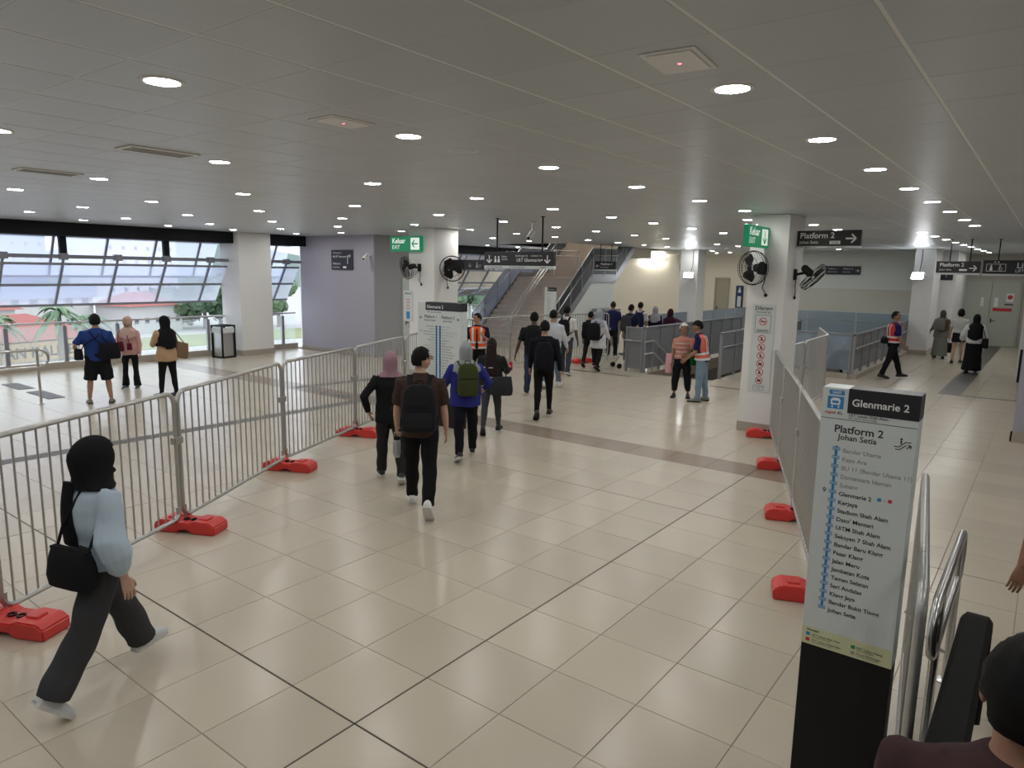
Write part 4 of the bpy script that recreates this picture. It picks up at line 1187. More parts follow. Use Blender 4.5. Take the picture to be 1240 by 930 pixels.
G().box((-0.39, -1.75, 0.0), (0.39, 0.4, 0.03)).obj('comb_plate', M_FRAME, t)

# ================================================================== OUTSIDE
M_GRASS = mat('grass', (0.22, 0.25, 0.12), 0.9, var=0.25, vscale=0.3)
M_ROAD = mat('pale_concrete', (0.40, 0.40, 0.40), 0.8, var=0.05, vscale=0.2)
M_LEAF = mat('foliage', (0.10, 0.17, 0.10), 0.8, var=0.35, vscale=1.5)
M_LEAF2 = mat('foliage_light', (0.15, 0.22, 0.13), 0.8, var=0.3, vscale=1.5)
M_ROOF = mat('red_roof', (0.30, 0.10, 0.085), 0.8, var=0.1, vscale=2)
M_YEL = mat('ochre_render', (0.50, 0.35, 0.19), 0.7, var=0.05)
M_BWH = mat('white_render', (0.50, 0.50, 0.49), 0.7, var=0.04)
M_BLUE = mat('grey_blue_cladding', (0.28, 0.33, 0.42), 0.5, var=0.05)
M_WIN = mat('dark_window', (0.05, 0.06, 0.08), 0.2)
GZ = -6.0
struct('ground', G().box((-400, -300, GZ - 0.5), (60, 400, GZ)), M_ROAD)
o = G().box((-82, 20, GZ), (-70, 120, GZ + 0.06)).obj('lawn', M_GRASS); tag(o, 'strip of green grass beside the road outside the window', 'grass', kind='structure')
M_WOOD = mat('bark', (0.22, 0.18, 0.14), 0.9, var=0.2)
def house(name, label, loc, rz, w, d, h, wm, roof=None, rh=2.0, rows=1, cols=4, band=None, win=(1.1, 1.2)):
    t = thing(name, label, 'building', loc, rz)
    G().box((-w / 2, -d / 2, 0), (w / 2, d / 2, h)).obj('wall', wm, t)
    if roof:
        e = 0.6
        G().add([(-w / 2 - e, -d / 2 - e, h), (w / 2 + e, -d / 2 - e, h), (w / 2 + e, d / 2 + e, h), (-w / 2 - e, d / 2 + e, h), (-w / 2 + d / 3, 0, h + rh), (w / 2 - d / 3, 0, h + rh)],
                [(0, 1, 5, 4), (1, 2, 5), (2, 3, 4, 5), (3, 0, 4), (3, 2, 1, 0)]).obj('roof', roof, t)
    for r in range(rows):
        for c in range(cols):
            x = -w / 2 + w * (c + 0.5) / cols; z = (h / rows) * (r + 0.45)
            f = G().box((x - win[0] / 2, -d / 2 - 0.06, z - win[1] / 2), (x + win[0] / 2, -d / 2, z + win[1] / 2)).obj('window', M_BWH, t)
            G().box((x - win[0] / 2 + 0.1, -d / 2 - 0.08, z - win[1] / 2 + 0.1), (x + win[0] / 2 - 0.1, -d / 2 - 0.05, z + win[1] / 2 - 0.1)).obj('pane', M_WIN, f)
    if band:
        G().box((-w / 2 - 0.3, -d / 2 - 0.5, band[0]), (w / 2 + 0.3, -d / 2 - 0.0, band[1])).obj('fascia', band[2], t)
    return t
FR = PI / 2 + 0.28     # fronts turned toward the station
t = house('shop_house', 'ochre shop building with a lettered fascia and red roof outside the left window', (-52.4, 11.4, GZ), FR, 14, 7, 3.6, M_BWH, M_ROOF, 1.5, 1, 5, (2.3, 3.5, M_YEL))
q = text_geo([('WAN KALIBER', -0.6, 2.55, 0.95, 'LEFT', 0.02)], -4.03); q.obj('lettering', M_INKK, t)
house('row_house', 'white row of houses with pink-red roofs beyond the palms', (-92, 41.2, GZ), FR, 8, 6, 3.4, M_BWH, M_ROOF, 1.7, 1, 5, None, (0.8, 0.9))
house('office_building', 'wide pale building with a grey-blue roof band beyond the window', (-96, 29.0, GZ), FR, 13, 8, 5.6, M_BWH, None, 0, 2, 6, (4.4, 5.9, M_BLUE))
house('villa', 'small white villa with a red roof among the palms', (-73, 16.0, GZ), FR + 0.1, 8, 6, 4.4, M_BWH, M_ROOF, 1.5, 2, 3)
house('tower_block', 'hazy pale tower block far beyond the trees', (-210, 92, GZ), FR, 24, 14, 34, M_BWH, None, 0, 9, 6)
house('tower_block', 'second hazy tower block nearer the left edge of the window', (-230, 62, GZ), FR, 30, 14, 24, M_BLUE, None, 0, 6, 8)

def palm(label, loc, h, seed):
    r = random.Random(seed)
    t = thing('palm_tree', label, 'tree', loc, 0, 'palms outside the window')
    G().tube([(0, 0, 0), (0.1, 0.05, h * 0.5), (0.05, 0.1, h)], [0.22, 0.17, 0.14], 8).obj('trunk', M_WOOD, t, True)
    for k in range(40):
        az = 2 * PI * k / 40 + r.uniform(-0.2, 0.2); el = r.uniform(-0.3, 1.0); L = r.uniform(1.4, 2.1)
        g = G(); n = 7; prev = None
        for i in range(n):
            s_ = i / (n - 1)
            rad = L * s_ * math.cos(el) ; z = h + L * (s_ * math.sin(el) - 0.75 * s_ * s_)
            c = Vector((0.05 + rad * math.cos(az), 0.1 + rad * math.sin(az), z))
            wd = 0.15 * math.sin(PI * (0.12 + 0.85 * s_))
            sd = Vector((-math.sin(az), math.cos(az), 0)) * wd
            dn = Vector((0, 0, -wd * 0.45))
            g.v += [tuple(c + sd + dn), tuple(c), tuple(c - sd + dn)]
        for i in range(n - 1):
            a = i * 3
            g.f += [(a, a + 1, a + 4, a + 3), (a + 1, a + 2, a + 5, a + 4)]
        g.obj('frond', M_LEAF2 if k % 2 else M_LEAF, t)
palm('large palm tree right of the ochre shop building', (-46.5, 15.2, GZ), 5.6, 1)
palm('palm tree half hidden at the left edge of the window', (-47.0, 12.0, GZ), 5.0, 2)
palm('smaller palm tree right of the large one', (-52.0, 19.0, GZ), 4.6, 3)
def tree(label, loc, r_, h, seed, m, n=9):
    r = np.random.default_rng(seed)
    t = thing('broadleaf_tree', label, 'tree', loc, 0, 'trees beyond the lawn')
    G().tube([(0, 0, 0), (0, 0, h * 0.6)], [0.3, 0.18], 7).obj('trunk', M_WOOD, t)
    g = G()
    for k in range(n):
        c = np.array([r.uniform(-r_, r_) * 0.7, r.uniform(-r_, r_) * 0.7, h * r.uniform(0.45, 0.9)])
        rad = r_ * r.uniform(0.35, 0.6)
        for i in range(70):
            d = r.normal(size=3); d /= np.linalg.norm(d)
            p = c + d * rad * r.uniform(0.8, 1.08)
            u = np.cross(d, r.normal(size=3)); u /= np.linalg.norm(u); v = np.cross(d, u)
            s_ = r_ * 0.13
            u = u * s_; v = v * s_ + d * s_ * r.uniform(-0.6, 0.6)
            g.add([p - u, p + v, p + u, p - v * 0.9], [(0, 1, 2, 3)])
        q = G().ell(c, (rad * 0.85,) * 3, 8, 6); g.add(q.v, q.f)
    g.obj('crown', m, t)
TR = ['broadleaf tree just right of the red roofs', 'second broadleaf tree behind the lawn', 'third broadleaf tree behind the lawn', 'fourth broadleaf tree behind the lawn, near the white column', 'broadleaf tree seen left of the white column', 'broadleaf tree seen between the white column and the lavender wall', 'broadleaf tree beyond the lavender wall', 'rightmost broadleaf tree beyond the window by the stairs', 'tree seen through the stair window', 'second tree seen through the stair window', 'third tree seen through the stair window']
for k, (x, y) in enumerate(((-93, 46.5), (-90, 49), (-93, 53), (-88, 53.5), (-86, 58), (-84, 72), (-79, 78), (-72, 84), (-58, 92), (-48, 98), (-38, 102))):
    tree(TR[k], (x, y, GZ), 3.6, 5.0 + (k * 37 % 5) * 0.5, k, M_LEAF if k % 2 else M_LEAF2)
hg = G(); n = 40
for i in range(n + 1):
    a = math.radians(100 + 80 * i / n)
    x, y = 320 * math.cos(a), 320 * math.sin(a)
    z = 6 + 16 * (0.5 + 0.5 * math.sin(i * 0.55)) * (0.6 + 0.4 * math.sin(i * 0.21 + 1))
    hg.v += [(x, y, GZ), (x * 1.03, y * 1.03, z), (x * 1.25, y * 1.25, z * 0.8)]
for i in range(n):
    a = i * 3
    hg.f += [(a, a + 3, a + 4, a + 1), (a + 1, a + 4, a + 5, a + 2)]
struct('hills', hg, mat('hazy_hill', (0.18, 0.24, 0.22), 0.9, var=0.2, vscale=0.05))

# ================================================================== PEOPLE
JOBS = []
def loft(g, pts, rad, n=14, xref=(1, 0, 0), cap=0.55):
    P = [Vector(p) for p in pts]; m = len(P)
    R = [(r, r) if isinstance(r, (int, float)) else r for r in rad]
    rings = []
    for i in range(m):
        t = (P[min(i + 1, m - 1)] - P[max(i - 1, 0)]).normalized()
        x = Vector(xref); u = x - t * x.dot(t)
        if u.length < 0.15:
            x = Vector((0, 1, 0)); u = x - t * x.dot(t)
        u.normalize(); w = t.cross(u)
        rings.append([P[i] + u * (R[i][0] * math.cos(2 * PI * k / n)) + w * (R[i][1] * math.sin(2 * PI * k / n)) for k in range(n)])
    t0 = (P[0] - P[1]).normalized(); t1 = (P[-1] - P[-2]).normalized()
    v = [p for r in rings for p in r] + [P[0] + t0 * min(R[0]) * cap, P[-1] + t1 * min(R[-1]) * cap]
    f = []
    for i in range(m - 1):
        for k in range(n):
            l = (k + 1) % n
            f.append((i * n + k, i * n + l, i * n + n + l, i * n + n + k))
    a = m * n
    for k in range(n):
        l = (k + 1) % n
        f.append((a, l, k)); f.append((a + 1, (m - 1) * n + k, (m - 1) * n + l))
    return g.add(v, f)

def remesh_obj(name, g, m, parent, vox, smooth=4, fold=0.0, fscale=14.0, extra=None):
    me = g.mesh(name, m)
    o = link(name, me, parent)
    md = o.modifiers.new('r', 'REMESH'); md.mode = 'VOXEL'; md.voxel_size = vox
    if smooth:
        sm = o.modifiers.new('s', 'SMOOTH'); sm.iterations = smooth; sm.factor = 0.5
    JOBS.append((o, fold, fscale, extra))
    return o

def bake_all():
    dg = bpy.context.evaluated_depsgraph_get()
    dg.update()
    res = []
    for o, fold, fs, extra in JOBS:
        res.append(bpy.data.meshes.new_from_object(o.evaluated_get(dg)))
    for (o, fold, fs, extra), me in zip(JOBS, res):
        old = o.data
        mats = [x for x in old.materials]
        n = len(me.vertices)
        co = np.empty(n * 3, np.float32); me.vertices.foreach_get('co', co); co = co.reshape(-1, 3)
        if fold:
            nr = np.empty(n * 3, np.float32); me.vertices.foreach_get('normal', nr); nr = nr.reshape(-1, 3)
            x, y, z = co.T
            ph = (sum(map(ord, o.name)) * 7 % 97) * 0.1
            d = np.sin(fs * (0.9 * x + 0.5 * y + 1.1 * z) + ph) * np.sin(fs * (0.7 * z - 0.8 * x + 0.3 * y) + 1.3 * ph) + 0.6 * np.sin(fs * 1.9 * (z * 0.8 + 0.6 * x - 0.5 * y) + 2 * ph) + 0.4 * np.sin(fs * 0.8 * (y - 0.4 * z) + ph)
            co = co + nr * (d * fold)[:, None].astype(np.float32)
        if extra:
            fv = [tuple(p.vertices) for p in me.polygons]
            vs = [tuple(map(float, c)) for c in co]
            for ev, ef in extra:
                k = len(vs); vs += ev; fv += [tuple(i + k for i in q) for q in ef]
            nm = bpy.data.meshes.new(old.name); nm.from_pydata(vs, [], fv)
            bpy.data.meshes.remove(me); me = nm
        else:
            me.vertices.foreach_set('co', co.ravel())
        me.materials.clear()
        for x in mats:
            me.materials.append(x)
        me.polygons.foreach_set('use_smooth', [True] * len(me.polygons))
        me.update()
        o.modifiers.clear()
        nmx = old.name
        o.data = me
        bpy.data.meshes.remove(old)
    JOBS.clear()

def head_pts(n=26, m=20):
    """unit head: x half-width 1, y half-depth 1 (front +), z half-height 1"""
    V = []
    for i in range(m + 1):
        t = PI * i / m
        for k in range(n):
            a = 2 * PI * k / n
            V.append((math.sin(t) * math.cos(a), math.sin(t) * math.sin(a), math.cos(t)))
    F = []
    for i in range(m):
        for k in range(n):
            a = i * n + k; b = i * n + (k + 1) % n
            F.append((a, a + n, b + n, b))
    return np.array(V), F
def shape_head(V):
    x, y, z = V.T.copy()
    X, Y, Z = x.copy(), y.copy(), z.copy()
    low = np.clip(-z - 0.15, 0, 1)
    X *= 1 - 0.42 * low
    Y = np.where(y > 0, Y * (1 - 0.08 * low) + 0.10 * low, Y * (1 - 0.75 * low))
    fr = np.clip(y, 0, 1)
    def bump(cx, cz, sx, sz, h):
        return h * np.exp(-((x - cx) / sx) ** 2 - ((z - cz) / sz) ** 2) * (y > 0)
    Y += bump(0, -0.22, 0.13, 0.16, 0.20) + bump(0, -0.02, 0.09, 0.2, 0.09) + bump(0, -0.52, 0.22, 0.07, 0.07) + bump(0, -0.82, 0.25, 0.14, 0.06)
    Y -= bump(-0.36, 0.05, 0.17, 0.12, 0.09) + bump(0.36, 0.05, 0.17, 0.12, 0.09)
    Y += bump(-0.36, 0.22, 0.22, 0.08, 0.05) + bump(0.36, 0.22, 0.22, 0.08, 0.05)
    return np.stack([X, Y, Z], 1)
_HV, _HF = head_pts(); _HS = shape_head(_HV)
_LV, _LF = head_pts(14, 11); _LS = shape_head(_LV)

def hand_geo(curl, spread=0.0):
    """right hand hanging: fingers to -z, palm to -x, thumb to +y"""
    g = G()
    loft(g, [(0, 0, 0.03), (0, 0, 0), (0, 0.002, -0.03), (-0.002, 0.003, -0.065), (-0.004, 0.001, -0.092)], [(0.02, 0.026), (0.019, 0.027), (0.017, 0.036), (0.015, 0.042), (0.012, 0.041)], 12)
    for y, L, r in ((0.032, 0.072, 0.0092), (0.0105, 0.08, 0.0095), (-0.0105, 0.074, 0.009), (-0.031, 0.058, 0.008)):
        p = Vector((-0.003, y, -0.085)); a = curl * 0.5; pts = [p.copy()]
        for s in (0.45, 0.30, 0.25):
            p = p + Vector((-math.sin(a), spread * y, -math.cos(a))) * L * s
            pts.append(p.copy()); a += curl
        loft(g, pts, [r, r * 0.95, r * 0.88, r * 0.72], 8, (0, 1, 0))
    loft(g, [(-0.004, 0.02, -0.02), (-0.012, 0.046, -0.045), (-0.02, 0.058, -0.07), (-0.026, 0.06, -0.092)], [0.015, 0.0125, 0.0105, 0.008], 8, (0, 1, 0))
    return g
def bake_hand(curl):
    o = remesh_obj('h', hand_geo(curl), None, None, 0.0036, 2)
    o.data.materials.clear()
    bake_all()
    r = (np.array([v.co[:] for v in o.data.vertices]), [tuple(p.vertices) for p in o.data.polygons])
    me = o.data; bpy.data.objects.remove(o); bpy.data.meshes.remove(me)
    return r
HAND_R = bake_hand(0.32)
HAND_F = bake_hand(0.85)
_g = hand_geo(0.5); HAND_L = (np.array(_g.v), _g.f)   # coarse, for far figures

SKIN = {}
def skin(k):
    c = {'fair': (0.52, 0.32, 0.23), 'mid': (0.40, 0.225, 0.145), 'tan': (0.30, 0.155, 0.095), 'dark': (0.10, 0.052, 0.035)}[k]
    return mat('skin_' + k, c, 0.5, var=0.06, vscale=12)
def cloth(c, rough=0.85):
    k = 'cloth_%d_%d_%d' % tuple(int(x * 999) for x in c)
    return mat(k, c, rough, var=0.10, vscale=9, bump=0.12, bscale=220, spec=0.12)
M_HAIR = mat('black_hair', (0.008, 0.0075, 0.0075), 0.6, var=0.3, vscale=30, stretch=(30, 30, 4), bump=0.25, bscale=20, spec=0.12)
M_HAIRB = mat('dark_brown_hair', (0.018, 0.010, 0.0085), 0.55, var=0.3, vscale=30, stretch=(30, 30, 3), bump=0.25, bscale=20, spec=0.2)
M_HAIRW = mat('white_hair', (0.62, 0.60, 0.56), 0.7, var=0.15, vscale=40, bump=0.4, bscale=60)
M_EYE = mat('eye_dark', (0.02, 0.012, 0.01), 0.25)
M_LIP = mat('lips', (0.32, 0.11, 0.09), 0.5)
M_SOLEW = mat('white_rubber', (0.66, 0.66, 0.64), 0.6)

TZ = [.47, .50, .53, .58, .62, .68, .74, .785, .812, .832, .85]
TM = ([.085, .098, .100, .092, .090, .098, .107, .110, .097, .062, .038], [.060, .070, .072, .066, .064, .069, .071, .063, .053, .043, .035])
TF = ([.088, .104, .106, .090, .080, .085, .093, .096, .084, .052, .033], [.062, .074, .076, .064, .058, .067, .071, .059, .048, .04, .033])

class Person:
    pass

def person(label, xy, H, turn=0.0, sex='m', z=0.0, bulk=1.0, vox=None, skin_c='mid', lean=0.0, head=(0, 0),
           L=(0, 0, 3, 0), R=(0, 0, 3, 0), LA=(0, 8, 10, 4), RA=(0, 8, 10, 4), grip=(0, 0),
           top=None, bottom=None, shoe=((0.02, 0.02, 0.02), True), hair=None, scarf=None, abs_head=None, face=False, group=None, hide_hands=()):
    """turn: 0 = back to the camera, + = turned to the left.  Legs (hip, knee, out, heel lift), arms (swing, out, elbow, inward), degrees"""
    P = Person()
    x, y = xy
    thc = math.degrees(math.atan2(-(x - CAM.x), y - CAM.y))
    th = math.radians(abs_head if abs_head is not None else thc + turn)
    dist = math.hypot(x - CAM.x, y - CAM.y)
    near = dist < 9.5
    if vox is None:
        vox = 0.0125 if near else (0.017 if dist < 15 else 0.021)
    t = thing('person', label, 'person', (x, y, z), th, group)
    P.root = t; P.th = th; P.loc = Vector((x, y, z)); P.H = H; P.vox = vox
    TA, TB = TM if sex == 'm' else TF
    d2r = math.radians
    # ---- legs
    J = {}
    hipw = 0.052 * H * (0.9 + 0.1 * bulk)
    hz = 0.505 * H
    low = []
    for s, nm, q in ((-1, 'L', L), (1, 'R', R)):
        fx, kn, ab, heel = [d2r(a) for a in q]
        hip = Vector((s * hipw, 0, hz))
        td = Vector((s * math.sin(ab), math.cos(ab) * math.sin(fx), -math.cos(ab) * math.cos(fx)))
        knee = hip + td * 0.235 * H
        a2 = fx - kn
        sd = Vector((s * math.sin(ab * 0.6), math.sin(a2), -math.cos(a2))).normalized()
        ank = knee + sd * 0.222 * H
        fr = Matrix.Rotation(-heel, 3, 'X')
        J[nm] = dict(hip=hip, knee=knee, ank=ank, rot=fr, s=s)
        k = H / 1.7
        for yy in (-0.065, 0.19):
            low.append((ank + fr @ Vector((0, yy * k, -0.085 * k))).z)
    dz = -min(low)
    for nm in 'LR':
        for kk in ('hip', 'knee', 'ank'):
            J[nm][kk].z += dz
    hz += dz
    hc = Vector((0, 0, hz))
    LR = Matrix.Rotation(-d2r(lean), 3, 'X')
    def U(p):      # upper-body point in standing coordinates -> posed
        p = Vector(p)
        q = p - Vector((0, 0, 0.505 * H))
        w = min(1.0, max(0.0, q.z / (0.1 * H)))
        rot = Matrix.Rotation(-d2r(lean) * w, 3, 'X') if q.z < 0.1 * H else LR
        return hc + rot @ q
    P.U = U
    def sec(zf, off=0.0):
        a = np.interp(zf, TZ, TA) * H * bulk + off
        b = np.interp(zf, TZ, TB) * H * (0.35 + 0.65 * bulk if bulk < 1 else bulk) + off
        return a, b
    P.sec = sec
    shw = (0.113 if sex == 'm' else 0.100) * H * (0.6 + 0.4 * bulk)
    arms = {}
    for s, nm, q in ((-1, 'L', LA), (1, 'R', RA)):
        f, ab, el, inw = [d2r(a) for a in q]
        sh = U((s * shw, 0, 0.797 * H))
        ud = Vector((s * math.sin(ab), math.cos(ab) * math.sin(f), -math.cos(ab) * math.cos(f)))
        elb = sh + ud * 0.172 * H
        b2 = ab - inw
        fd = Vector((s * math.sin(b2), math.cos(b2) * math.sin(f + el), -math.cos(b2) * math.cos(f + el)))
        wr = elb + fd * 0.148 * H
        arms[nm] = dict(sh=sh, elb=elb, wr=wr, fd=fd, s=s, bend=f + el)
    P.arms = arms; P.J = J
    # ---- body, one continuous skin
    g = G()
    zs = [zf for zf in TZ if zf > 0.51]
    loft(g, [U((0, 0, zf * H)) for zf in zs], [tuple(v * 0.9 for v in sec(zf)) for zf in zs], 18)
    loft(g, [U((0, -0.004 * H, 0.82 * H)), U((0, 0.004 * H, 0.86 * H)), U((0, 0.012 * H, 0.905 * H))], [0.040 * H, 0.033 * H, 0.034 * H], 12)
    thick = 0.9 + 0.1 * bulk if bulk > 1 else bulk
    for nm in 'LR':
        a = arms[nm]
        loft(g, [a['sh'], a['sh'].lerp(a['elb'], 0.4), a['elb'], a['elb'].lerp(a['wr'], 0.3), a['wr']], [v * H * thick for v in (0.028, 0.027, 0.023, 0.024, 0.0155)], 12)
        j = J[nm]
        loft(g, [j['hip'] + Vector((0, 0, 0.02 * H)), j['hip'].lerp(j['knee'], 0.35), j['knee'], j['knee'].lerp(j['ank'], 0.3), j['ank']], [v * H * thick for v in (0.050, 0.046, 0.031, 0.033, 0.020)], 12)
    hr = Matrix.Rotation(d2r(head[0]), 3, 'Z') @ Matrix.Rotation(-d2r(head[1]), 3, 'X')
    hcen = U((0, 0.012 * H, 0.932 * H)); base = U((0, 0.0, 0.875 * H))
    hd = (0.0475 * H, 0.0585 * H, 0.0685 * H)
    def HP(v):     # unit-head coords -> person coords
        return base + LR @ (hr @ (Vector((v[0] * hd[0], v[1] * hd[1] + 0.012 * H, v[2] * hd[2] + 0.057 * H))))
    P.HP = HP
    hv, hf = (_HS, _HF) if near or face else (_LS, _LF)
    extra = [([tuple(HP(v)) for v in hv], hf)]
    e = G()
    for s in (-1, 1):
        e.ell((s * 0.98, -0.05, -0.05), (0.12, 0.2, 0.28), 8, 6)
    extra.append(([tuple(HP(v)) for v in e.v], e.f))
    for i, nm in enumerate('LR'):
        if nm in hide_hands: continue
        a = arms[nm]
        tv, tf = HAND_L if not near else (HAND_F if grip[i] else HAND_R)
        zax = -a['fd']; fwd = Vector((0, math.cos(a['bend']), math.sin(a['bend']) + 0.01))
        yax = (fwd - zax * fwd.dot(zax)).normalized(); xax = yax.cross(zax)
        k = H / 1.7
        s = a['s']
        ev = [tuple(a['wr'] + (xax * (p[0] * s) + yax * p[1] + zax * p[2]) * k) for p in tv]
        extra.append((ev, tf if s > 0 else [tuple(reversed(q)) for q in tf]))
        a['hand'] = a['wr'] - zax * 0.09 * k
    body = remesh_obj('body', g, skin(skin_c), t, vox * 1.1, 3, 0, 1, extra)
    if near or face:
        for s in (-1, 1):
            ee = G().ell((s * 0.36, 0.85, 0.05), (0.13, 0.06, 0.075), 8, 6)
            ee.v = [tuple(HP(v)) for v in ee.v]; ee.obj('eye', M_EYE, body, True)
            eb = G().tube([(s * 0.55, 0.84, 0.2), (s * 0.36, 0.97, 0.25), (s * 0.15, 0.99, 0.21)], 0.045, 5)
            eb.v = [tuple(HP(v)) for v in eb.v]; eb.obj('eyebrow', M_HAIR, body, True)
        lp = G().ell((0, 0.965, -0.52), (0.24, 0.05, 0.06), 10, 6)
        lp.v = [tuple(HP(v)) for v in lp.v]; lp.obj('lips', M_LIP, body, True)
    # ---- clothes
    if bottom:
        kind, col = bottom[0], bottom[1]
        cm = cloth(col)
        wb = 0.60
        if kind in ('skirt', 'long_skirt', 'mini'):
            hem = {'skirt': 0.25, 'long_skirt': 0.06, 'mini': 0.40}[kind] * H
            g = G()
            cz = [(0.615, 0), (0.58, 0), (0.53, 0), (0.47, 0.3)]
            pts = [U((0, 0, zf * H)) for zf, _ in cz[:3]]; rd = [sec(zf, 0.008) for zf, _ in cz[:3]]
            n = 5
            m2 = (J['L']['ank'] + J['R']['ank']) * 0.5
            spread = abs(J['L']['ank'].y - J['R']['ank'].y) * 0.5
            for k in range(1, n + 1):
                q = k / n; zz = 0.53 * H * (1 - q) + hem * q
                ww = 0.106 * H * bulk + (0.035 if kind != 'mini' else 0.01) * H * q
                pts.append(Vector((m2.x * q, m2.y * q * (0.53 * H - hem) / (0.5 * H), zz))); rd.append((ww, ww * 0.72 + spread * q * (0.9 if kind == 'long_skirt' else 0.3)))
            loft(g, pts, rd, 20, cap=0.05)
            remesh_obj('skirt', g, cm, t, vox, 3, 0.007, 11)
        else:
            g = G()
            loft(g, [U((0, 0, zf * H)) for zf in (0.468, 0.50, 0.53, 0.57, wb)], [sec(zf, 0.010) for zf in (0.468, 0.50, 0.53, 0.57, wb)], 18, cap=0.3)
            prof = {'slim': (0.056, 0.052, 0.038, 0.036, 0.028, 0.026), 'straight': (0.060, 0.056, 0.045, 0.043, 0.038, 0.037), 'wide': (0.064, 0.063, 0.056, 0.056, 0.057, 0.058), 'flare': (0.057, 0.052, 0.038, 0.040, 0.048, 0.053),
                    'shorts': (0.068, 0.070, 0.066), 'crop': (0.060, 0.058, 0.052, 0.05, 0.036)}[kind]
            for nm in 'LR':
                j = J[nm]; h0 = j['hip'] + Vector((0, 0, 0.03 * H)); kn, an = j['knee'], j['ank']
                if kind == 'shorts':
                    pts = [h0, j['hip'].lerp(kn, 0.4), j['hip'].lerp(kn, 1.0)]
                elif kind == 'crop':
                    pts = [h0, j['hip'].lerp(kn, 0.4), kn, kn.lerp(an, 0.4), kn.lerp(an, 0.82)]
                else:
                    pts = [h0, j['hip'].lerp(kn, 0.4), kn, kn.lerp(an, 0.35), kn.lerp(an, 0.8), an + Vector((0, 0, -0.012 * H))]
                loft(g, pts, [v * H * thick for v in prof], 14, cap=0.15)
            remesh_obj('shorts' if kind == 'shorts' else 'trousers', g, cm, t, vox, 3, 0.0055 if kind != 'slim' else 0.003, 16)
    if top:
        kind, col = top[0], top[1]
        opt = top[2] if len(top) > 2 else {}
        hem = opt.get('hem', 0.50); off = opt.get('off', 0.014); cm = cloth(col)
        g = G()
        zz = [hem + (0.53 - hem) * k / 2 for k in range(2)] if hem < 0.52 else [hem]
        zz = sorted(set([round(v, 3) for v in zz] + [v for v in TZ[2:] if v > hem + 0.015]))
        fl_ = opt.get('flare', 0.0)
        rd = []
        for v in zz:
            a, b = sec(max(v, 0.5), off)
            a += off * 0.8 * (0.56 < v < 0.7); q = max(0, (0.66 - v)) * fl_
            if v >= 0.83: a, b = sec(v, 0.006)
            rd.append((a + q * H, b + q * H * 0.7))
        loft(g, [U((0, 0, v * H)) for v in zz], rd, 20, cap=0.1)
        for nm in 'LR':
            a = arms[nm]
            sl = kind
            if sl == 'none': continue
            s0 = U((a['s'] * shw * 0.72, 0, 0.797 * H))
            if sl == 'short':
                pts = [s0, a['sh'], a['sh'].lerp(a['elb'], 0.45), a['sh'].lerp(a['elb'], 0.82)]; rr = [0.038, 0.040, 0.039, 0.039]
            elif sl == 'puff':
                pts = [s0, a['sh'], a['sh'].lerp(a['elb'], 0.5), a['elb'], a['elb'].lerp(a['wr'], 0.4), a['elb'].lerp(a['wr'], 0.75), a['elb'].lerp(a['wr'], 0.92)]; rr = [0.038, 0.044, 0.048, 0.056, 0.058, 0.046, 0.024]
            else:
                pts = [s0, a['sh'], a['sh'].lerp(a['elb'], 0.5), a['elb'], a['elb'].lerp(a['wr'], 0.5), a['elb'].lerp(a['wr'], 0.98)]; rr = [0.036, 0.038, 0.036, 0.033, 0.030, 0.024]
            loft(g, pts, [v * H * thick for v in rr], 12, cap=0.2)
        remesh_obj(opt.get('name', 'shirt'), g, cm, t, vox, 3, opt.get('fold', 0.0055), 15)
    # ---- shoes
    sc_, white = shoe
    k = H / 1.7
    for nm in 'LR':
        j = J[nm]; o0 = j['ank']
        toe = Matrix.Rotation(j['s'] * -0.12, 3, 'Z')
        def fp(v):
            return tuple(o0 + toe @ (j['rot'] @ (Vector((v[0], v[1], v[2] - 0.085)) * k)))
        secs = [(-0.078, .026, .06), (-0.062, .040, .095), (-0.01, .043, .108), (0.04, .044, .10), (0.09, .049, .075), (0.14, .051, .062), (0.18, .043, .052), (0.205, .022, .036)]
        g = G(); n = 10
        for yy, w, h in secs:
            for q in range(n):
                a = PI * q / (n - 1)
                g.v.append(fp((w * math.cos(a), yy, 0.014 + (h - 0.014) * math.sin(a) ** 0.7 if 0 < q < n - 1 else 0.014)))
        for i in range(len(secs) - 1):
            for q in range(n - 1):
                g.f.append((i * n + q, i * n + q + 1, i * n + n + q + 1, i * n + n + q))
            g.f.append((i * n + n - 1, i * n, i * n + n, i * n + 2 * n - 1))
        g.f += [tuple(range(n - 1, -1, -1)), tuple((len(secs) - 1) * n + q for q in range(n))]
        so = g.obj('shoe', mat('shoe_%d_%d_%d' % tuple(int(v * 99) for v in sc_), sc_, 0.55, var=0.08, vscale=20), t, True)
        g = G()
        for zz in (0.0, 0.028):
            for yy, w, h in secs:
                g.v.append(fp((-(w + 0.003), yy, zz)))
            for yy, w, h in reversed(secs):
                g.v.append(fp((w + 0.003, yy, zz)))
        m2 = len(secs) * 2
        g.f = [tuple(range(m2)), tuple(range(2 * m2 - 1, m2 - 1, -1))] + [(i, i + m2, (i + 1) % m2 + m2, (i + 1) % m2) for i in range(m2)]
        g.obj('sole', M_SOLEW if white else M_BLACK, so)
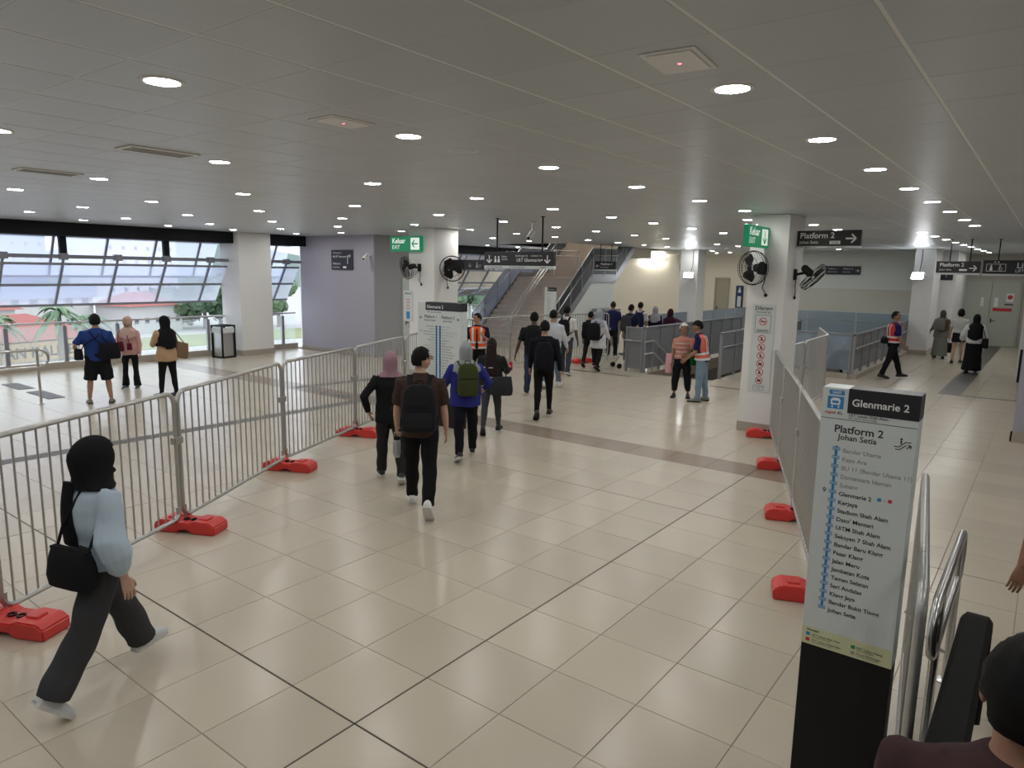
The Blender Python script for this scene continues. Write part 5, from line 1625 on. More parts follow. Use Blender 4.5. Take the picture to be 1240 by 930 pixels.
    # ---- hair and headwear
    if hair:
        hk = hair[0]; hm = hair[1] if len(hair) > 1 else M_HAIR
        V, F = _HV, _HF
        sc = {'short': 1.13, 'mop': 1.22, 'bob': 1.2, 'long': 1.13, 'curly': 1.34, 'thin': 1.05}[hk]
        def keep(v):
            x_, y_, z_ = v
            if y_ > 0.55: return z_ > 0.5
            if y_ > 0.05: return z_ > (0.30 if abs(x_) < 0.75 else 0.12)
            lowz = {'short': -0.55, 'mop': -0.62, 'bob': -0.95, 'long': -0.95, 'curly': -0.6, 'thin': -0.5}[hk]
            if abs(x_) > 0.75 and y_ > -0.25: return z_ > (0.0 if hk in ('short', 'thin') else -0.5)
            return z_ > lowz
        kp = [keep(v) for v in V]
        vv = []
        for v in V:
            s_ = sc * (1 + 0.035 * math.sin(9 * v[0] + 4 * v[2]) * math.sin(8 * v[1] + 5 * v[2]) + 0.02 * math.sin(23 * v[0] + 7) * math.sin(19 * v[1] + 11 * v[2]))
            if hk == 'curly': s_ *= 1 + 0.05 * math.sin(17 * v[0] + 3) * math.sin(16 * v[1]) * math.sin(15 * v[2] + 1)
            zz = v[2] * (sc if v[2] > 0 else (1.0 if hk not in ('bob',) else 1.25)) 
            wide = 1.15 if hk == 'bob' and v[2] < 0 else 1.0
            vv.append(tuple(HP((v[0] * s_ * wide, v[1] * s_ - 0.03, zz * (s_ / sc)))))
        g = G().add(vv, [q for q in F if all(kp[i] for i in q)])
        o = g.obj('hair', hm, t, True)
        if hk == 'long':
            g = G(); pts = []; rd = []
            for q in range(7):
                zf = 0.93 - 0.052 * q
                pts.append(U((0, (-0.035 - 0.009 * min(q, 4)) * H, zf * H))); rd.append(((0.050 + 0.005 * min(q, 4)) * H, (0.040 - 0.003 * q) * H))
            loft(g, pts, rd, 16, cap=0.6)
            g.obj('long_hair', hm, o, True)
    if scarf:
        col = scarf[0]; so = scarf[1] if len(scarf) > 1 else {}
        sm_ = cloth(col)
        V, F = _HV, _HF
        vv = []
        for v in V:
            back = 1.0 + 0.10 * max(0, -v[1])
            lowk = 1.0
            vl = so.get('vol', 1.0)
            vv.append(tuple(HP((v[0] * 1.14 * lowk * vl, v[1] * 1.12 * back * vl + (-0.02), v[2] * (1.10 if v[2] > 0 else 1.10 * vl)))))
        def op(v):
            return v[1] > 0.35 and (v[0] / 0.66) ** 2 + ((v[2] + 0.12) / 0.62) ** 2 < 1
        kp = [not op(v) for v in V]
        g = G().add(vv, [q for q in F if all(kp[i] for i in q)])
        hem = so.get('hem', 0.70); wid = so.get('wide', 1.0)
        rows = [(0.903, .054, .066, -.004), (0.876, .053, .060, -.004), (0.852, .056, .056, -.004), (0.828, .088 * wid, .066, -.002), (0.80, .116 * wid, .076, 0), ((0.80 + hem) / 2, .121 * wid, .084, 0), (hem, .122 * wid, .088, 0)]
        if so.get('tucked'):
            vl = so.get('vol', 1.0)
            rows = [(z_, a * vl, b * vl, y_) for z_, a, b, y_ in rows[:3]] + [(0.834, .076, .066, -.004), (0.815, .092, .070, -.002)]
        vk = so.get('vol', 1.0)
        rows = [(0.945, .0545 * vk, .067 * vk, -.003), (0.922, .0555 * vk, .068 * vk, -.004)] + rows
        n = 28; o0 = len(g.v)
        for ri, (zf, a, b, yo) in enumerate(rows):
            for q in range(n):
                an = 2 * PI * q / n
                f_ = 1 + (0.05 * math.sin(7 * an + zf * 30) + 0.03 * math.sin(11 * an)) * min(1, (0.92 - zf) * 8)
                if ri < 4:
                    f_ = 1.0
                dropf = (0.082, 0.062, 0.046, 0.018)[ri] * H * max(0.0, math.sin(an)) ** 0.7 if ri < 4 else 0.0
                dip = dropf + 0.06 * H * max(0, math.sin(an) ** 2 - 0.3) * (zf < 0.79) if not so.get('square') else 0
                aa, bb2 = a * H * (0.75 + 0.25 * bulk), b * H * (0.7 + 0.3 * bulk)
                if zf < 0.83 and not so.get('tucked'):
                    sa, sb = sec(zf)
                    aa, bb2 = max(aa, sa + 0.030), max(bb2, sb + 0.055)
                g.v.append(tuple(U((aa * math.cos(an) * f_, bb2 * math.sin(an) * f_ + yo * H, zf * H - dip))))
        for i in range(len(rows) - 1):
            for q in range(n):
                l = (q + 1) % n
                g.f.append((o0 + i * n + q, o0 + i * n + n + q, o0 + i * n + n + l, o0 + i * n + l))
        o = g.obj('headscarf', sm_, t, True)
        if so.get('tail'):
            sx, z1 = so['tail']
            g = G(); n2 = 8
            pts = [U((sx * H, -(0.072 + 0.012 * math.sin(PI * q / n2)) * H, (0.84 + (z1 - 0.84) * q / n2) * H)) for q in range(n2 + 1)]
            loft(g, pts, [((0.028 + 0.014 * q / n2) * H, 0.011 * H) for q in range(n2 + 1)], 12, cap=0.2)
            g.obj('scarf_tail', sm_, o, True)
    return P

def W(P, p):
    """person-local point -> world"""
    return Matrix.Translation(P.loc) @ Matrix.Rotation(P.th, 4, 'Z') @ Vector(p)

def item(P, name, label, cat, at, group=None):
    """top-level thing carried by a person: empty at `at` (person-local); geometry given in person-local coords gets shifted"""
    t = thing(name, label, cat, W(P, at), P.th, group)
    t['_'] = 0; del t['_']
    return t, Vector(at)
def put(g, a):
    g.v = [tuple(Vector(p) - a) for p in g.v]
    return g

def backpack(P, label, col, w=0.30, h=0.44, d=0.15, zf=0.60, off=0.0, pocket=None, straps=True, sidex=0.0):
    H = P.H
    b = P.sec(0.70)[1] + 0.02 + off
    zb = zf * H
    c0 = P.U((sidex, -b, zb)); c1 = P.U((sidex, -b, zb + h))
    t, a = item(P, 'backpack', label, 'backpack', c0, 'backpacks')
    m = cloth(col, 0.7)
    g = G(); n = 9; up = (c1 - c0).normalized(); ins = Vector((0, -1, 0)); ins = (ins - up * ins.dot(up)).normalized(); rt = Vector((1, 0, 0))
    prof = [(0.0, 0.80, 0.75), (0.04, 0.96, 0.98), (0.25, 1, 1.05), (0.5, 1, 1.0), (0.72, 0.97, 0.85), (0.88, 0.86, 0.68), (0.97, 0.62, 0.5), (1.0, 0.4, 0.35)]
    ns = 20
    for q, ww, dd in prof:
        for k in range(ns):
            an = 2 * PI * k / ns
            cx = math.copysign(abs(math.cos(an)) ** 0.55, math.cos(an)); sy = math.copysign(abs(math.sin(an)) ** 0.55, math.sin(an))
            g.v.append(tuple(c0 + up * (q * h) + rt * (cx * w / 2 * ww) + ins * (d / 2 + sy * d / 2 * dd)))
    for i in range(len(prof) - 1):
        for k in range(ns):
            l = (k + 1) % ns
            g.f.append((i * ns + k, i * ns + ns + k, i * ns + ns + l, i * ns + l))
    g.f += [tuple(range(ns)), tuple((len(prof) - 1) * ns + k for k in range(ns - 1, -1, -1))]
    put(g, a).obj('pack_body', m, t, True)
    if pocket:
        g = G()
        for q, ww in ((0.10, 0.85), (0.13, 0.95), (0.40, 0.95), (0.44, 0.8)):
            for k in range(ns):
                an = 2 * PI * k / ns
                cx = math.copysign(abs(math.cos(an)) ** 0.5, math.cos(an)); sy = math.copysign(abs(math.sin(an)) ** 0.5, math.sin(an))
                g.v.append(tuple(c0 + up * (q * h) + rt * (cx * w * 0.40 * ww) + ins * (d * 0.92 + sy * d * 0.2 * ww)))
        for i in range(3):
            for k in range(ns):
                l = (k + 1) % ns
                g.f.append((i * ns + k, i * ns + ns + k, i * ns + ns + l, i * ns + l))
        g.f += [tuple(range(ns)), tuple(3 * ns + k for k in range(ns - 1, -1, -1))]
        put(g, a).obj('pocket', cloth(pocket, 0.7), t, True)
        g = G().obox(c0 + up * (h * 0.55) + ins * (d * 1.0) - rt * w * 0.4, c0 + up * (h * 0.55) + ins * (d * 1.0) + rt * w * 0.4, 0.012, 0.006)
        put(g, a).obj('zip', M_BLACK, t)
    if straps:
        for s in (-1, 1):
            x = s * 0.062 * H
            bb = P.sec(0.76)[1] + 0.022
            pts = [P.U((x * 0.8, -b - 0.01, zb + h * 0.86)), P.U((x, -0.03 * H, 0.835 * H + 0.012)), P.U((x * 1.1, 0.02 * H, 0.822 * H + 0.016)), P.U((x * 1.2, bb, 0.76 * H)), P.U((x * 1.35, P.sec(0.68)[1] + 0.02, 0.68 * H)), P.U((s * (P.sec(0.64)[0] + 0.016), 0, 0.63 * H)), P.U((s * w * 0.45, -b, zb + 0.05))]
            g = G()
            for p0, p1 in zip(pts[:-1], pts[1:]):
                g.obox(p0, p1, 0.05, 0.012, (0, 1, 0) if abs((p1 - p0).normalized().z) > 0.6 else (0, 0, 1))
            put(g, a).obj('strap', m, t)
    g = G().tube([tuple(c1 + rt * 0.05 + ins * 0.02 - up * 0.03), tuple(c1 + rt * 0.03 + up * 0.03 + ins * 0.01), tuple(c1 - rt * 0.03 + up * 0.03 + ins * 0.01), tuple(c1 - rt * 0.05 + ins * 0.02 - up * 0.03)], 0.008, 6)
    put(g, a).obj('grab_handle', m, t)
    return t

def bag(P, name, label, col, at, size, strap=None, rz=0.0, sag=0.1, cat='bag', flap=True, mat_=None, tilt=0.0):
    """soft bag centred at person-local `at`, size w,d,h, with a strap polyline"""
    t, a = item(P, name, label, cat, at)
    m = mat_ or cloth(col, 0.55)
    w, d, h = size
    R = Matrix.Rotation(rz, 3, 'Z') @ Matrix.Rotation(tilt, 3, 'Y')
    g = G(); ns = 18
    prof = [(-0.5, 0.85, 0.75), (-0.46, 0.98, 1.05), (-0.2, 1.0 + sag * 0.4, 1.15), (0.2, 0.96, 0.95), (0.44, 0.90, 0.6), (0.5, 0.84, 0.4)]
    for q, ww, dd in prof:
        for k in range(ns):
            an = 2 * PI * k / ns
            cx = math.copysign(abs(math.cos(an)) ** 0.5, math.cos(an)); sy = math.copysign(abs(math.sin(an)) ** 0.7, math.sin(an))
            g.v.append(tuple(a + R @ Vector((cx * w / 2 * ww, sy * d / 2 * dd, q * h))))
    for i in range(len(prof) - 1):
        for k in range(ns):
            l = (k + 1) % ns
            g.f.append((i * ns + k, i * ns + l, i * ns + ns + l, i * ns + ns + k))
    g.f += [tuple(range(ns - 1, -1, -1)), tuple((len(prof) - 1) * ns + k for k in range(ns))]
    put(g, a).obj('bag_body', m, t, True)
    if flap:
        g = G()
        g.obox(a + R @ Vector((-w * 0.44, 0, h * 0.485)), a + R @ Vector((w * 0.44, 0, h * 0.485)), d * 0.3, 0.015)
        put(g, a).obj('opening_trim', m, t)
    for st in strap or ():
        g = G()
        pts = [Vector(p) for p in st]
        g.tube(pts, 0.009, 6)
        put(g, a).obj('strap', m, t, True)
    return t

def vest(P, col, band, open_front=True, hem=0.52):
    """hi-vis vest as a garment of the wearer"""
    H = P.H
    g = G()
    zz = [hem, 0.56, 0.62, 0.68, 0.74, 0.785, 0.815, 0.832]
    loft(g, [P.U((0, 0, v * H)) for v in zz], [P.sec(max(v, .5), 0.030 if v < 0.8 else 0.014) for v in zz], 22, cap=0.05)
    o = remesh_obj('safety_vest', g, cloth(col), P.root, P.vox, 2, 0.004, 15)
    bm_ = mat('reflective_tape', (0.72, 0.72, 0.70), 0.35, var=0.05)
    for zf in band:
        g = G(); n = 28; vs = []
        a, b = P.sec(zf, 0.038)
        for dz in (-0.022, 0.022):
            for k in range(n):
                an = 2 * PI * k / n
                vs.append(P.U((a * math.cos(an), b * math.sin(an), zf * H + dz)))
        g.add(vs, [(k, (k + 1) % n, (k + 1) % n + n, k + n) for k in range(n)])
        g.obj('reflective_band', bm_, o, True)
    for s in (-1, 1):
        for sg in (-1, 1):
            g = G()
            pts = [P.U((s * 0.058 * H, sg * (P.sec(max(v, .5), 0.037 if v < 0.8 else 0.022)[1] * math.sqrt(max(0.05, 1 - (0.058 * H / P.sec(v, 0.036)[0]) ** 2)) + 0.004), v * H)) for v in (band[-1], 0.68, 0.74, 0.785, 0.812)]
            for p0, p1 in zip(pts[:-1], pts[1:]):
                g.obox(p0, p1, 0.045, 0.006, (0, 1, 0))
            g.obj('reflective_band', bm_, o)
    if open_front:
        g = G()
        pts = [P.U((0, P.sec(max(v, .5), 0.033)[1] + 0.004, v * H)) for v in (hem, 0.6, 0.68, 0.75, 0.80)]
        for p0, p1 in zip(pts[:-1], pts[1:]):
            g.obox(p0, p1, 0.035, 0.008, (0, 1, 0))
        g.obj('front_opening', M_BLACK, o)
    return o

BK = (0.012, 0.012, 0.014); NV = (0.016, 0.020, 0.055)
# -- three people at the window
p = person('person in a blue T-shirt and black shorts standing at the window', (-11.23, 3.26), 1.68, 0, 'm', bulk=1.22, skin_c='mid', L=(2, 0, 8, 0), R=(-3, 2, 8, 0), LA=(-8, 32, 62, 45), RA=(5, 14, 70, 40),
           top=('short', (0.022, 0.050, 0.20), {'hem': 0.49}), bottom=('shorts', BK), shoe=((0.22, 0.21, 0.17), False), hair=('mop',))
H = p.H
bag(p, 'crossbody_bag', 'large black crossbody bag on the hip of the person in black shorts', BK, (0.20, -0.17, 0.60 * H), (0.36, 0.14, 0.30), [[p.U((0.10, -0.20, 0.66 * H)), p.U((-0.02, -0.19, 0.74 * H)), p.U((-0.10, -0.10, 0.825 * H))], [p.U((0.20, -0.14, 0.67 * H)), p.U((0.10, -0.18, 0.76 * H)), p.U((0.10, -0.06, 0.835 * H))]], 0.2)
bag(p, 'waist_pouch', 'small black pouch at the left elbow of the person in black shorts', BK, (-0.30, 0.0, 0.56 * H), (0.14, 0.16, 0.2), [[(-0.26, -0.02, 0.60 * H), p.U((-0.2, -0.16, 0.68 * H)), p.U((0.0, -0.2, 0.755 * H)), p.U((0.11, -0.06, 0.835 * H))]], 0.2)
p = person('woman in a pink jacket and headscarf with black flared trousers at the window', (-12.5, 4.41), 1.53, 165, 'f', bulk=0.95, skin_c='fair', head=(-35, -6), L=(2, 0, 4, 0), R=(-2, 0, 4, 0), LA=(4, 12, 12, 8), RA=(15, 14, 88, 20), face=True,
           top=('long', (0.60, 0.36, 0.33), {'hem': 0.47, 'flare': 0.06, 'name': 'jacket'}), bottom=('flare', BK), shoe=((0.05, 0.05, 0.06), True), scarf=((0.55, 0.38, 0.33), {'hem': 0.74}))
bag(p, 'handbag', 'maroon handbag held in front of the pink jacket', (0.10, 0.012, 0.025), (0.13, 0.20, 0.60 * 1.53), (0.16, 0.07, 0.2), [[(0.16, 0.2, 1.0), (0.17, 0.1, 1.2), (0.13, 0.0, 1.27)]])
bag(p, 'phone_pouch', 'small maroon pouch hanging at the waist of the pink jacket', (0.12, 0.012, 0.03), (-0.05, 0.17, 0.595 * 1.53), (0.10, 0.04, 0.14), [[(-0.05, 0.17, 0.98), (-0.02, 0.16, 1.1), (0.04, 0.06, 1.28)]])
p = person('woman in a tan tunic and long black headscarf standing at the window', (-10.99, 4.45), 1.62, 38, 'f', bulk=1.05, skin_c='fair', head=(25, -4), L=(6, 2, 3, 0), R=(-6, 0, 3, 0), LA=(25, 12, 125, 42), RA=(8, 16, 85, 30),
           top=('long', (0.46, 0.31, 0.19), {'hem': 0.45, 'flare': 0.10, 'off': 0.02}), bottom=('slim', BK), shoe=(BK, False), scarf=(BK, {'hem': 0.64, 'tail': (-0.02, 0.60)}))
bag(p, 'tote_bag', 'brown tote bag on the shoulder of the woman in the tan tunic', (0.20, 0.13, 0.075), (0.30, -0.06, 0.565 * 1.62), (0.34, 0.12, 0.32), [[(0.24, -0.06, 1.05), (0.2, -0.02, 1.25), (0.155, 0.0, 1.345)], [(0.38, -0.06, 1.05), (0.26, 0.0, 1.25), (0.165, 0.0, 1.345)]], 0.15, tilt=0.25)
o, a = item(p, 'mobile_phone', 'dark phone held by the woman in the tan tunic', 'phone', p.arms['R']['hand'])
G().cbox((-0.035, -0.006, -0.07), (0.035, 0.006, 0.07), 0.004).obj('phone_body', M_BLACK, o)

# -- woman in the foreground
p = person('woman in a black headscarf, pale blue blouse and dark trousers striding at the left', (-1.50, -0.73), 1.60, -60, 'f', bulk=1.02, vox=0.010, skin_c='fair', lean=2, head=(0, -8), L=(29, 6, 3, -6), R=(-26, 10, 3, 44), LA=(10, 10, 14, 4), RA=(-14, 16, 24, 6),
           top=('puff', (0.46, 0.56, 0.66), {'hem': 0.51, 'off': 0.016, 'fold': 0.008, 'name': 'blouse'}), bottom=('wide', (0.050, 0.050, 0.054)), shoe=((0.55, 0.57, 0.58), True), scarf=(BK, {'tucked': True, 'vol': 1.22, 'tail': (-0.035, 0.60)}))
bag(p, 'shoulder_bag', 'black shoulder bag on the back of the woman in the pale blue blouse', BK, (0.07, -0.185, 0.545 * 1.6), (0.34, 0.12, 0.23), [[(-0.07, -0.19, 0.95), p.U((-0.04, -0.165, 1.1)), p.U((0.03, -0.10, 1.29)), p.U((0.07, -0.02, 1.345))], [(0.22, -0.19, 0.95), p.U((0.16, -0.06, 1.15)), p.U((0.08, 0.03, 1.335))]], 0.12)

# -- group walking away
p = person('woman in a mauve headscarf and black jacket walking beside the barrier', (-3.35, 3.40), 1.60, 4, 'f', bulk=1.05, skin_c='fair', head=(0, -3), L=(14, 2, 3, 0), R=(-13, 16, 2, 30), LA=(-22, 36, 48, 50), RA=(8, 10, 22, 6),
           top=('long', BK, {'hem': 0.46, 'name': 'jacket', 'off': 0.022}), bottom=('straight', (0.026, 0.025, 0.026)), shoe=((0.02, 0.02, 0.022), True), scarf=((0.34, 0.20, 0.25), {'tucked': True}))
p = person('man in a brown T-shirt with a black backpack and white sneakers', (-2.30, 2.86), 1.78, -4, 'm', vox=0.0115, skin_c='fair', head=(-52, -3), L=(17, 2, 2, 0), R=(-19, 18, 1, 48), LA=(6, 10, 25, 6), RA=(4, 9, 14, 4), grip=(1, 0),
           top=('short', (0.055, 0.033, 0.028), {'hem': 0.47, 'off': 0.024}), bottom=('straight', (0.010, 0.010, 0.012)), shoe=((0.72, 0.72, 0.71), True), hair=('short',))
backpack(p, 'black backpack on the man in the brown T-shirt', (0.016, 0.016, 0.019), 0.36, 0.50, 0.15, 0.52, 0.01, (0.02, 0.02, 0.023))
hd_ = p.arms['L']['hand']
o, a = item(p, 'tumbler', 'clear tumbler bottle with a handle carried by the man in brown', 'bottle', Vector((hd_.x, hd_.y, hd_.z - 0.28)))
M_TUMB = mat('clear_ribbed_plastic', (0.42, 0.43, 0.46), 0.15, var=0.2, vscale=30)
G().lathe([(0.0, 0), (0.033, 0.0), (0.037, 0.02), (0.040, 0.19), (0.036, 0.2)], 16).obj('bottle_body', M_TUMB, o, True)
for k in range(8):
    G().box((0.0375, -0.004, 0.03), (0.042, 0.004, 0.18)).xf(Matrix.Rotation(PI / 4 * k, 4, 'Z')).obj('rib', M_GREYP, o)
G().lathe([(0.038, 0.2), (0.038, 0.235), (0.02, 0.245), (0.0, 0.245)], 16).obj('lid', M_BLACK, o, True)
G().tube([(-0.025, 0, 0.24), (-0.03, 0, 0.275), (0, 0, 0.295), (0.03, 0, 0.275), (0.025, 0, 0.24)], 0.006, 6).obj('handle', M_GALV, o, True)
gl = G()
for s in (-1, 1):
    gl.tube([(s * 0.36 + 0.22 * math.cos(q * PI / 6), 1.08, 0.05 + 0.16 * math.sin(q * PI / 6)) for q in range(12)], 0.03, 5, closed=True)
    gl.tube([(s * 0.58, 1.05, 0.07), (s * 1.05, 0.1, 0.07)], 0.03, 5)
gl.tube([(-0.14, 1.12, 0.08), (0.14, 1.12, 0.08)], 0.03, 5)
gl.v = [tuple(p.HP(v)) for v in gl.v]; gl.obj('glasses', M_BLACK, p.root)
p = person('woman in a blue jacket and grey headscarf with a green backpack', (-3.35, 4.79), 1.62, 8, 'f', bulk=1.12, skin_c='fair', head=(-8, -4), L=(-15, 10, 3, 26), R=(15, 2, 4, 0), LA=(10, 26, 55, 20), RA=(-10, 34, 72, 40),
           top=('long', (0.030, 0.035, 0.22), {'hem': 0.46, 'off': 0.028, 'name': 'jacket', 'fold': 0.008}), bottom=('straight', (0.010, 0.010, 0.016)), shoe=((0.02, 0.02, 0.022), True), scarf=((0.30, 0.32, 0.33), {'hem': 0.76}))
backpack(p, 'olive green backpack on the woman in the blue jacket', (0.05, 0.065, 0.022), 0.29, 0.44, 0.13, 0.565, 0.02, (0.045, 0.058, 0.02))
p = person('woman with long dark hair in a striped black jacket and leggings', (-4.07, 6.24), 1.52, -6, 'f', bulk=1.1, skin_c='fair', L=(-16, 14, 2, 38), R=(12, 2, 3, 0), LA=(6, 12, 20, 8), RA=(20, 18, 75, 12),
           top=('long', (0.020, 0.021, 0.022), {'hem': 0.50, 'off': 0.022, 'name': 'jacket'}), bottom=('slim', (0.055, 0.057, 0.062)), shoe=(BK, False), hair=('long', M_HAIRB))
for k in range(4):
    zf = 0.60 + 0.035 * k
    a_, b_ = p.sec(zf, 0.034)
    g = G(); vs = []
    for dz in (-0.009, 0.009):
        for q in range(9):
            an = -PI / 2 + (q - 4) * 0.16 - 0.35
            vs.append(p.U((a_ * math.cos(an), b_ * math.sin(an), zf * p.H + dz)))
    g.add(vs, [(q, q + 1, q + 10, q + 9) for q in range(8)]); g.obj('white_stripe', M_SOLEW, p.root)
bag(p, 'tote_bag', 'dark grey tote bag on the right side of the long-haired woman', (0.028, 0.03, 0.034), (0.17, -0.10, 0.53 * 1.52), (0.36, 0.13, 0.30), [[(0.1, -0.12, 0.92), (0.12, -0.08, 1.1), (0.145, 0, 1.25)], [(0.26, -0.1, 0.92), (0.2, -0.03, 1.1), (0.15, 0.01, 1.25)]], 0.1)
o, a = item(p, 'mobile_phone', 'red-cased phone in the hand of the long-haired woman', 'phone', p.arms['R']['hand'] + Vector((0, 0.01, 0.03)))
G().cbox((-0.036, -0.006, -0.07), (0.036, 0.006, 0.07), 0.004).obj('phone_body', M_INKR, o)

# -- attendant in the orange vest
p = person('attendant in an orange high-visibility vest and navy shirt by the map pylon', (-7.26, 9.66), 1.66, 172, 'm', bulk=0.98, skin_c='mid', head=(-48, 0), L=(1, 0, 4, 0), R=(-1, 0, 4, 0), LA=(12, 12, 110, 30), RA=(6, 10, 40, 14), face=True,
           top=('short', (0.014, 0.014, 0.045), {'hem': 0.52}), bottom=('straight', BK), shoe=(BK, False), hair=('short',))
vest(p, (0.85, 0.13, 0.03), (0.545, 0.615))
o, a = item(p, 'id_badge', 'black badge hanging on the orange vest', 'badge', p.U((-0.0, p.sec(0.6)[1] + 0.05, 0.575 * 1.66)))
G().cbox((-0.035, -0.008, -0.06), (0.035, 0.008, 0.06), 0.004).obj('card', M_BLACK, o)

# -- four walking men
p = person('man in black with a black backpack and blue jeans, left of the walking men', (-5.58, 9.49), 1.74, 2, 'm', bulk=1.08, skin_c='dark', L=(8, 0, 3, 0), R=(-8, 8, 3, 16), LA=(-4, 20, 14, 4), RA=(6, 10, 12, 4), head=(-15, 0),
           top=('short', (0.016, 0.016, 0.018), {'hem': 0.48}), bottom=('straight', (0.035, 0.055, 0.10)), shoe=((0.02, 0.02, 0.02), True), hair=('short',))
backpack(p, 'black backpack on the man in blue jeans', BK, 0.33, 0.46, 0.16, 0.54)
p = person('man in a dark suit jacket with a backpack walking in front of three others', (-4.11, 7.77), 1.71, 0, 'm', bulk=0.98, skin_c='mid', L=(-14, 10, 2, 34), R=(13, 2, 2, 0), LA=(10, 9, 14, 4), RA=(-10, 12, 16, 4),
           top=('long', (0.010, 0.011, 0.018), {'hem': 0.48, 'name': 'jacket', 'off': 0.02}), bottom=('slim', (0.011, 0.010, 0.011)), shoe=((0.035, 0.022, 0.018), False), hair=('short',))
backpack(p, 'black backpack with a red tag on the man in the dark suit jacket', (0.009, 0.009, 0.014), 0.31, 0.50, 0.15, 0.50)
p = person('man in a pale long-sleeved shirt and blue jeans behind the suited man', (-5.89, 10.65), 1.73, -14, 'm', skin_c='mid', L=(-12, 12, 3, 26), R=(14, 2, 3, 0), LA=(-8, 10, 14, 4), RA=(14, 12, 18, 4),
           top=('long', (0.56, 0.58, 0.64), {'hem': 0.47, 'off': 0.02}), bottom=('straight', (0.13, 0.18, 0.27)), shoe=((0.62, 0.62, 0.62), True), hair=('short',))
p = person('man in a white T-shirt with a black backpack, farthest of the walking men', (-6.80, 12.6), 1.73, -18, 'm', skin_c='dark', L=(10, 2, 3, 0), R=(-10, 10, 3, 20), LA=(6, 9, 12, 4), RA=(2, 11, 14, 4),
           top=('short', (0.66, 0.66, 0.65), {'hem': 0.48}), bottom=('straight', (0.05, 0.055, 0.07)), shoe=((0.03, 0.03, 0.03), True), hair=('short',))
backpack(p, 'black backpack on the man in the white T-shirt', BK, 0.30, 0.42, 0.14, 0.57)

# -- queue at the stairs
p = person('woman in a long white top and grey headscarf walking with a big black backpack', (-6.62, 13.9), 1.62, -28, 'f', bulk=1.05, skin_c='mid', L=(14, 2, 3, 0), R=(-14, 14, 3, 30), LA=(0, 10, 16, 4), RA=(8, 12, 26, 4),
           top=('long', (0.62, 0.63, 0.66), {'hem': 0.36, 'flare': 0.10, 'off': 0.02, 'name': 'long_top'}), bottom=('straight', BK), shoe=(BK, False), scarf=((0.34, 0.37, 0.43), {'hem': 0.72}))
backpack(p, 'big black backpack on the woman in the long white top', (0.010, 0.010, 0.013), 0.34, 0.46, 0.17, 0.50, 0.02)
p = person('person in dark clothes half hidden behind the woman in the long white top', (-7.15, 14.35), 1.50, -20, 'm', skin_c='tan', L=(-12, 10, 3, 28), R=(12, 2, 3, 0), top=('long', (0.018, 0.018, 0.022), {'hem': 0.48}), bottom=('straight', (0.02, 0.02, 0.022)), shoe=((0.05, 0.03, 0.025), False), hair=('short',))
backpack(p, 'dark backpack on the person half hidden behind the long white top', BK, 0.3, 0.44, 0.16, 0.52)
p = person('man with cropped hair in a navy shirt at the left end of the queue', (-8.0, 17.1), 1.72, -15, 'm', skin_c='tan', top=('short', (0.016, 0.018, 0.075), {'hem': 0.48}), bottom=('straight', BK), hair=('thin', M_HAIRB), head=(8, 0))
p = person('man in dark clothes with a charcoal backpack in the queue', (-6.84, 16.1), 1.70, -25, 'm', skin_c='mid', bulk=1.05, top=('short', (0.012, 0.016, 0.045), {'hem': 0.48}), bottom=('straight', (0.10, 0.105, 0.11)), hair=('short',))
backpack(p, 'charcoal backpack in the queue', (0.045, 0.046, 0.05), 0.32, 0.46, 0.16, 0.55, sidex=-0.04)
p = person('man in a white shirt with a navy backpack in the queue', (-7.42, 17.82), 1.70, -20, 'm', skin_c='mid', top=('short', (0.55, 0.56, 0.60), {'hem': 0.48}), bottom=('straight', (0.04, 0.04, 0.05)), hair=('short',))
backpack(p, 'navy backpack on the man in the white shirt in the queue', (0.010, 0.013, 0.04), 0.30, 0.46, 0.16, 0.55, sidex=0.05)
p = person('woman in a grey patterned headscarf and navy top in the queue', (-7.05, 18.14), 1.58, -15, 'f', skin_c='mid', top=('long', (0.012, 0.014, 0.04), {'hem': 0.45}), bottom=('skirt', BK), scarf=((0.30, 0.29, 0.32), {'hem': 0.72}))
p = person('woman in a maroon headscarf pointing to the right at the end of the queue', (-6.15, 17.3), 1.57, -20, 'f', skin_c='mid', RA=(30, 62, 18, 0), top=('long', (0.10, 0.03, 0.06), {'hem': 0.45}), bottom=('skirt', (0.02, 0.015, 0.02)), scarf=((0.035, 0.010, 0.022), {'hem': 0.66}))
# folded pushchair between the queue and the railing
t = thing('pushchair', 'grey folding pushchair with small wheels beside the queue', 'pushchair', (-6.35, 15.0, 0), -0.6)
for s in (-1, 1):
    G().tube([(s * 0.2, -0.3, 0.06), (s * 0.2, 0.05, 0.45), (s * 0.2, 0.3, 0.9), (s * 0.2, 0.42, 0.95)], 0.013, 6).obj('frame_tube', M_STEEL, t, True)
    G().tube([(s * 0.2, 0.35, 0.06), (s * 0.2, 0.05, 0.45)], 0.013, 6).obj('frame_tube', M_STEEL, t, True)
    for y in (-0.3, 0.35):
        G().lathe([(0.02, -0.015), (0.07, -0.018), (0.075, 0), (0.07, 0.018), (0.02, 0.015)], 14).xf(Matrix.Translation((s * 0.2, y, 0.075)) @ Matrix.Rotation(PI / 2, 4, 'Y')).obj('wheel', M_BLACK, t, True)
g = G(); loft(g, [(0, -0.15, 0.38), (0, 0.05, 0.36), (0, 0.15, 0.45), (0, 0.25, 0.75)], [(0.18, 0.03)] * 4, 12); g.obj('seat', cloth((0.10, 0.105, 0.115)), t, True)
G().tube([(-0.2, 0.42, 0.95), (0.2, 0.42, 0.95)], 0.016, 8).obj('push_bar', M_BLACK, t, True)

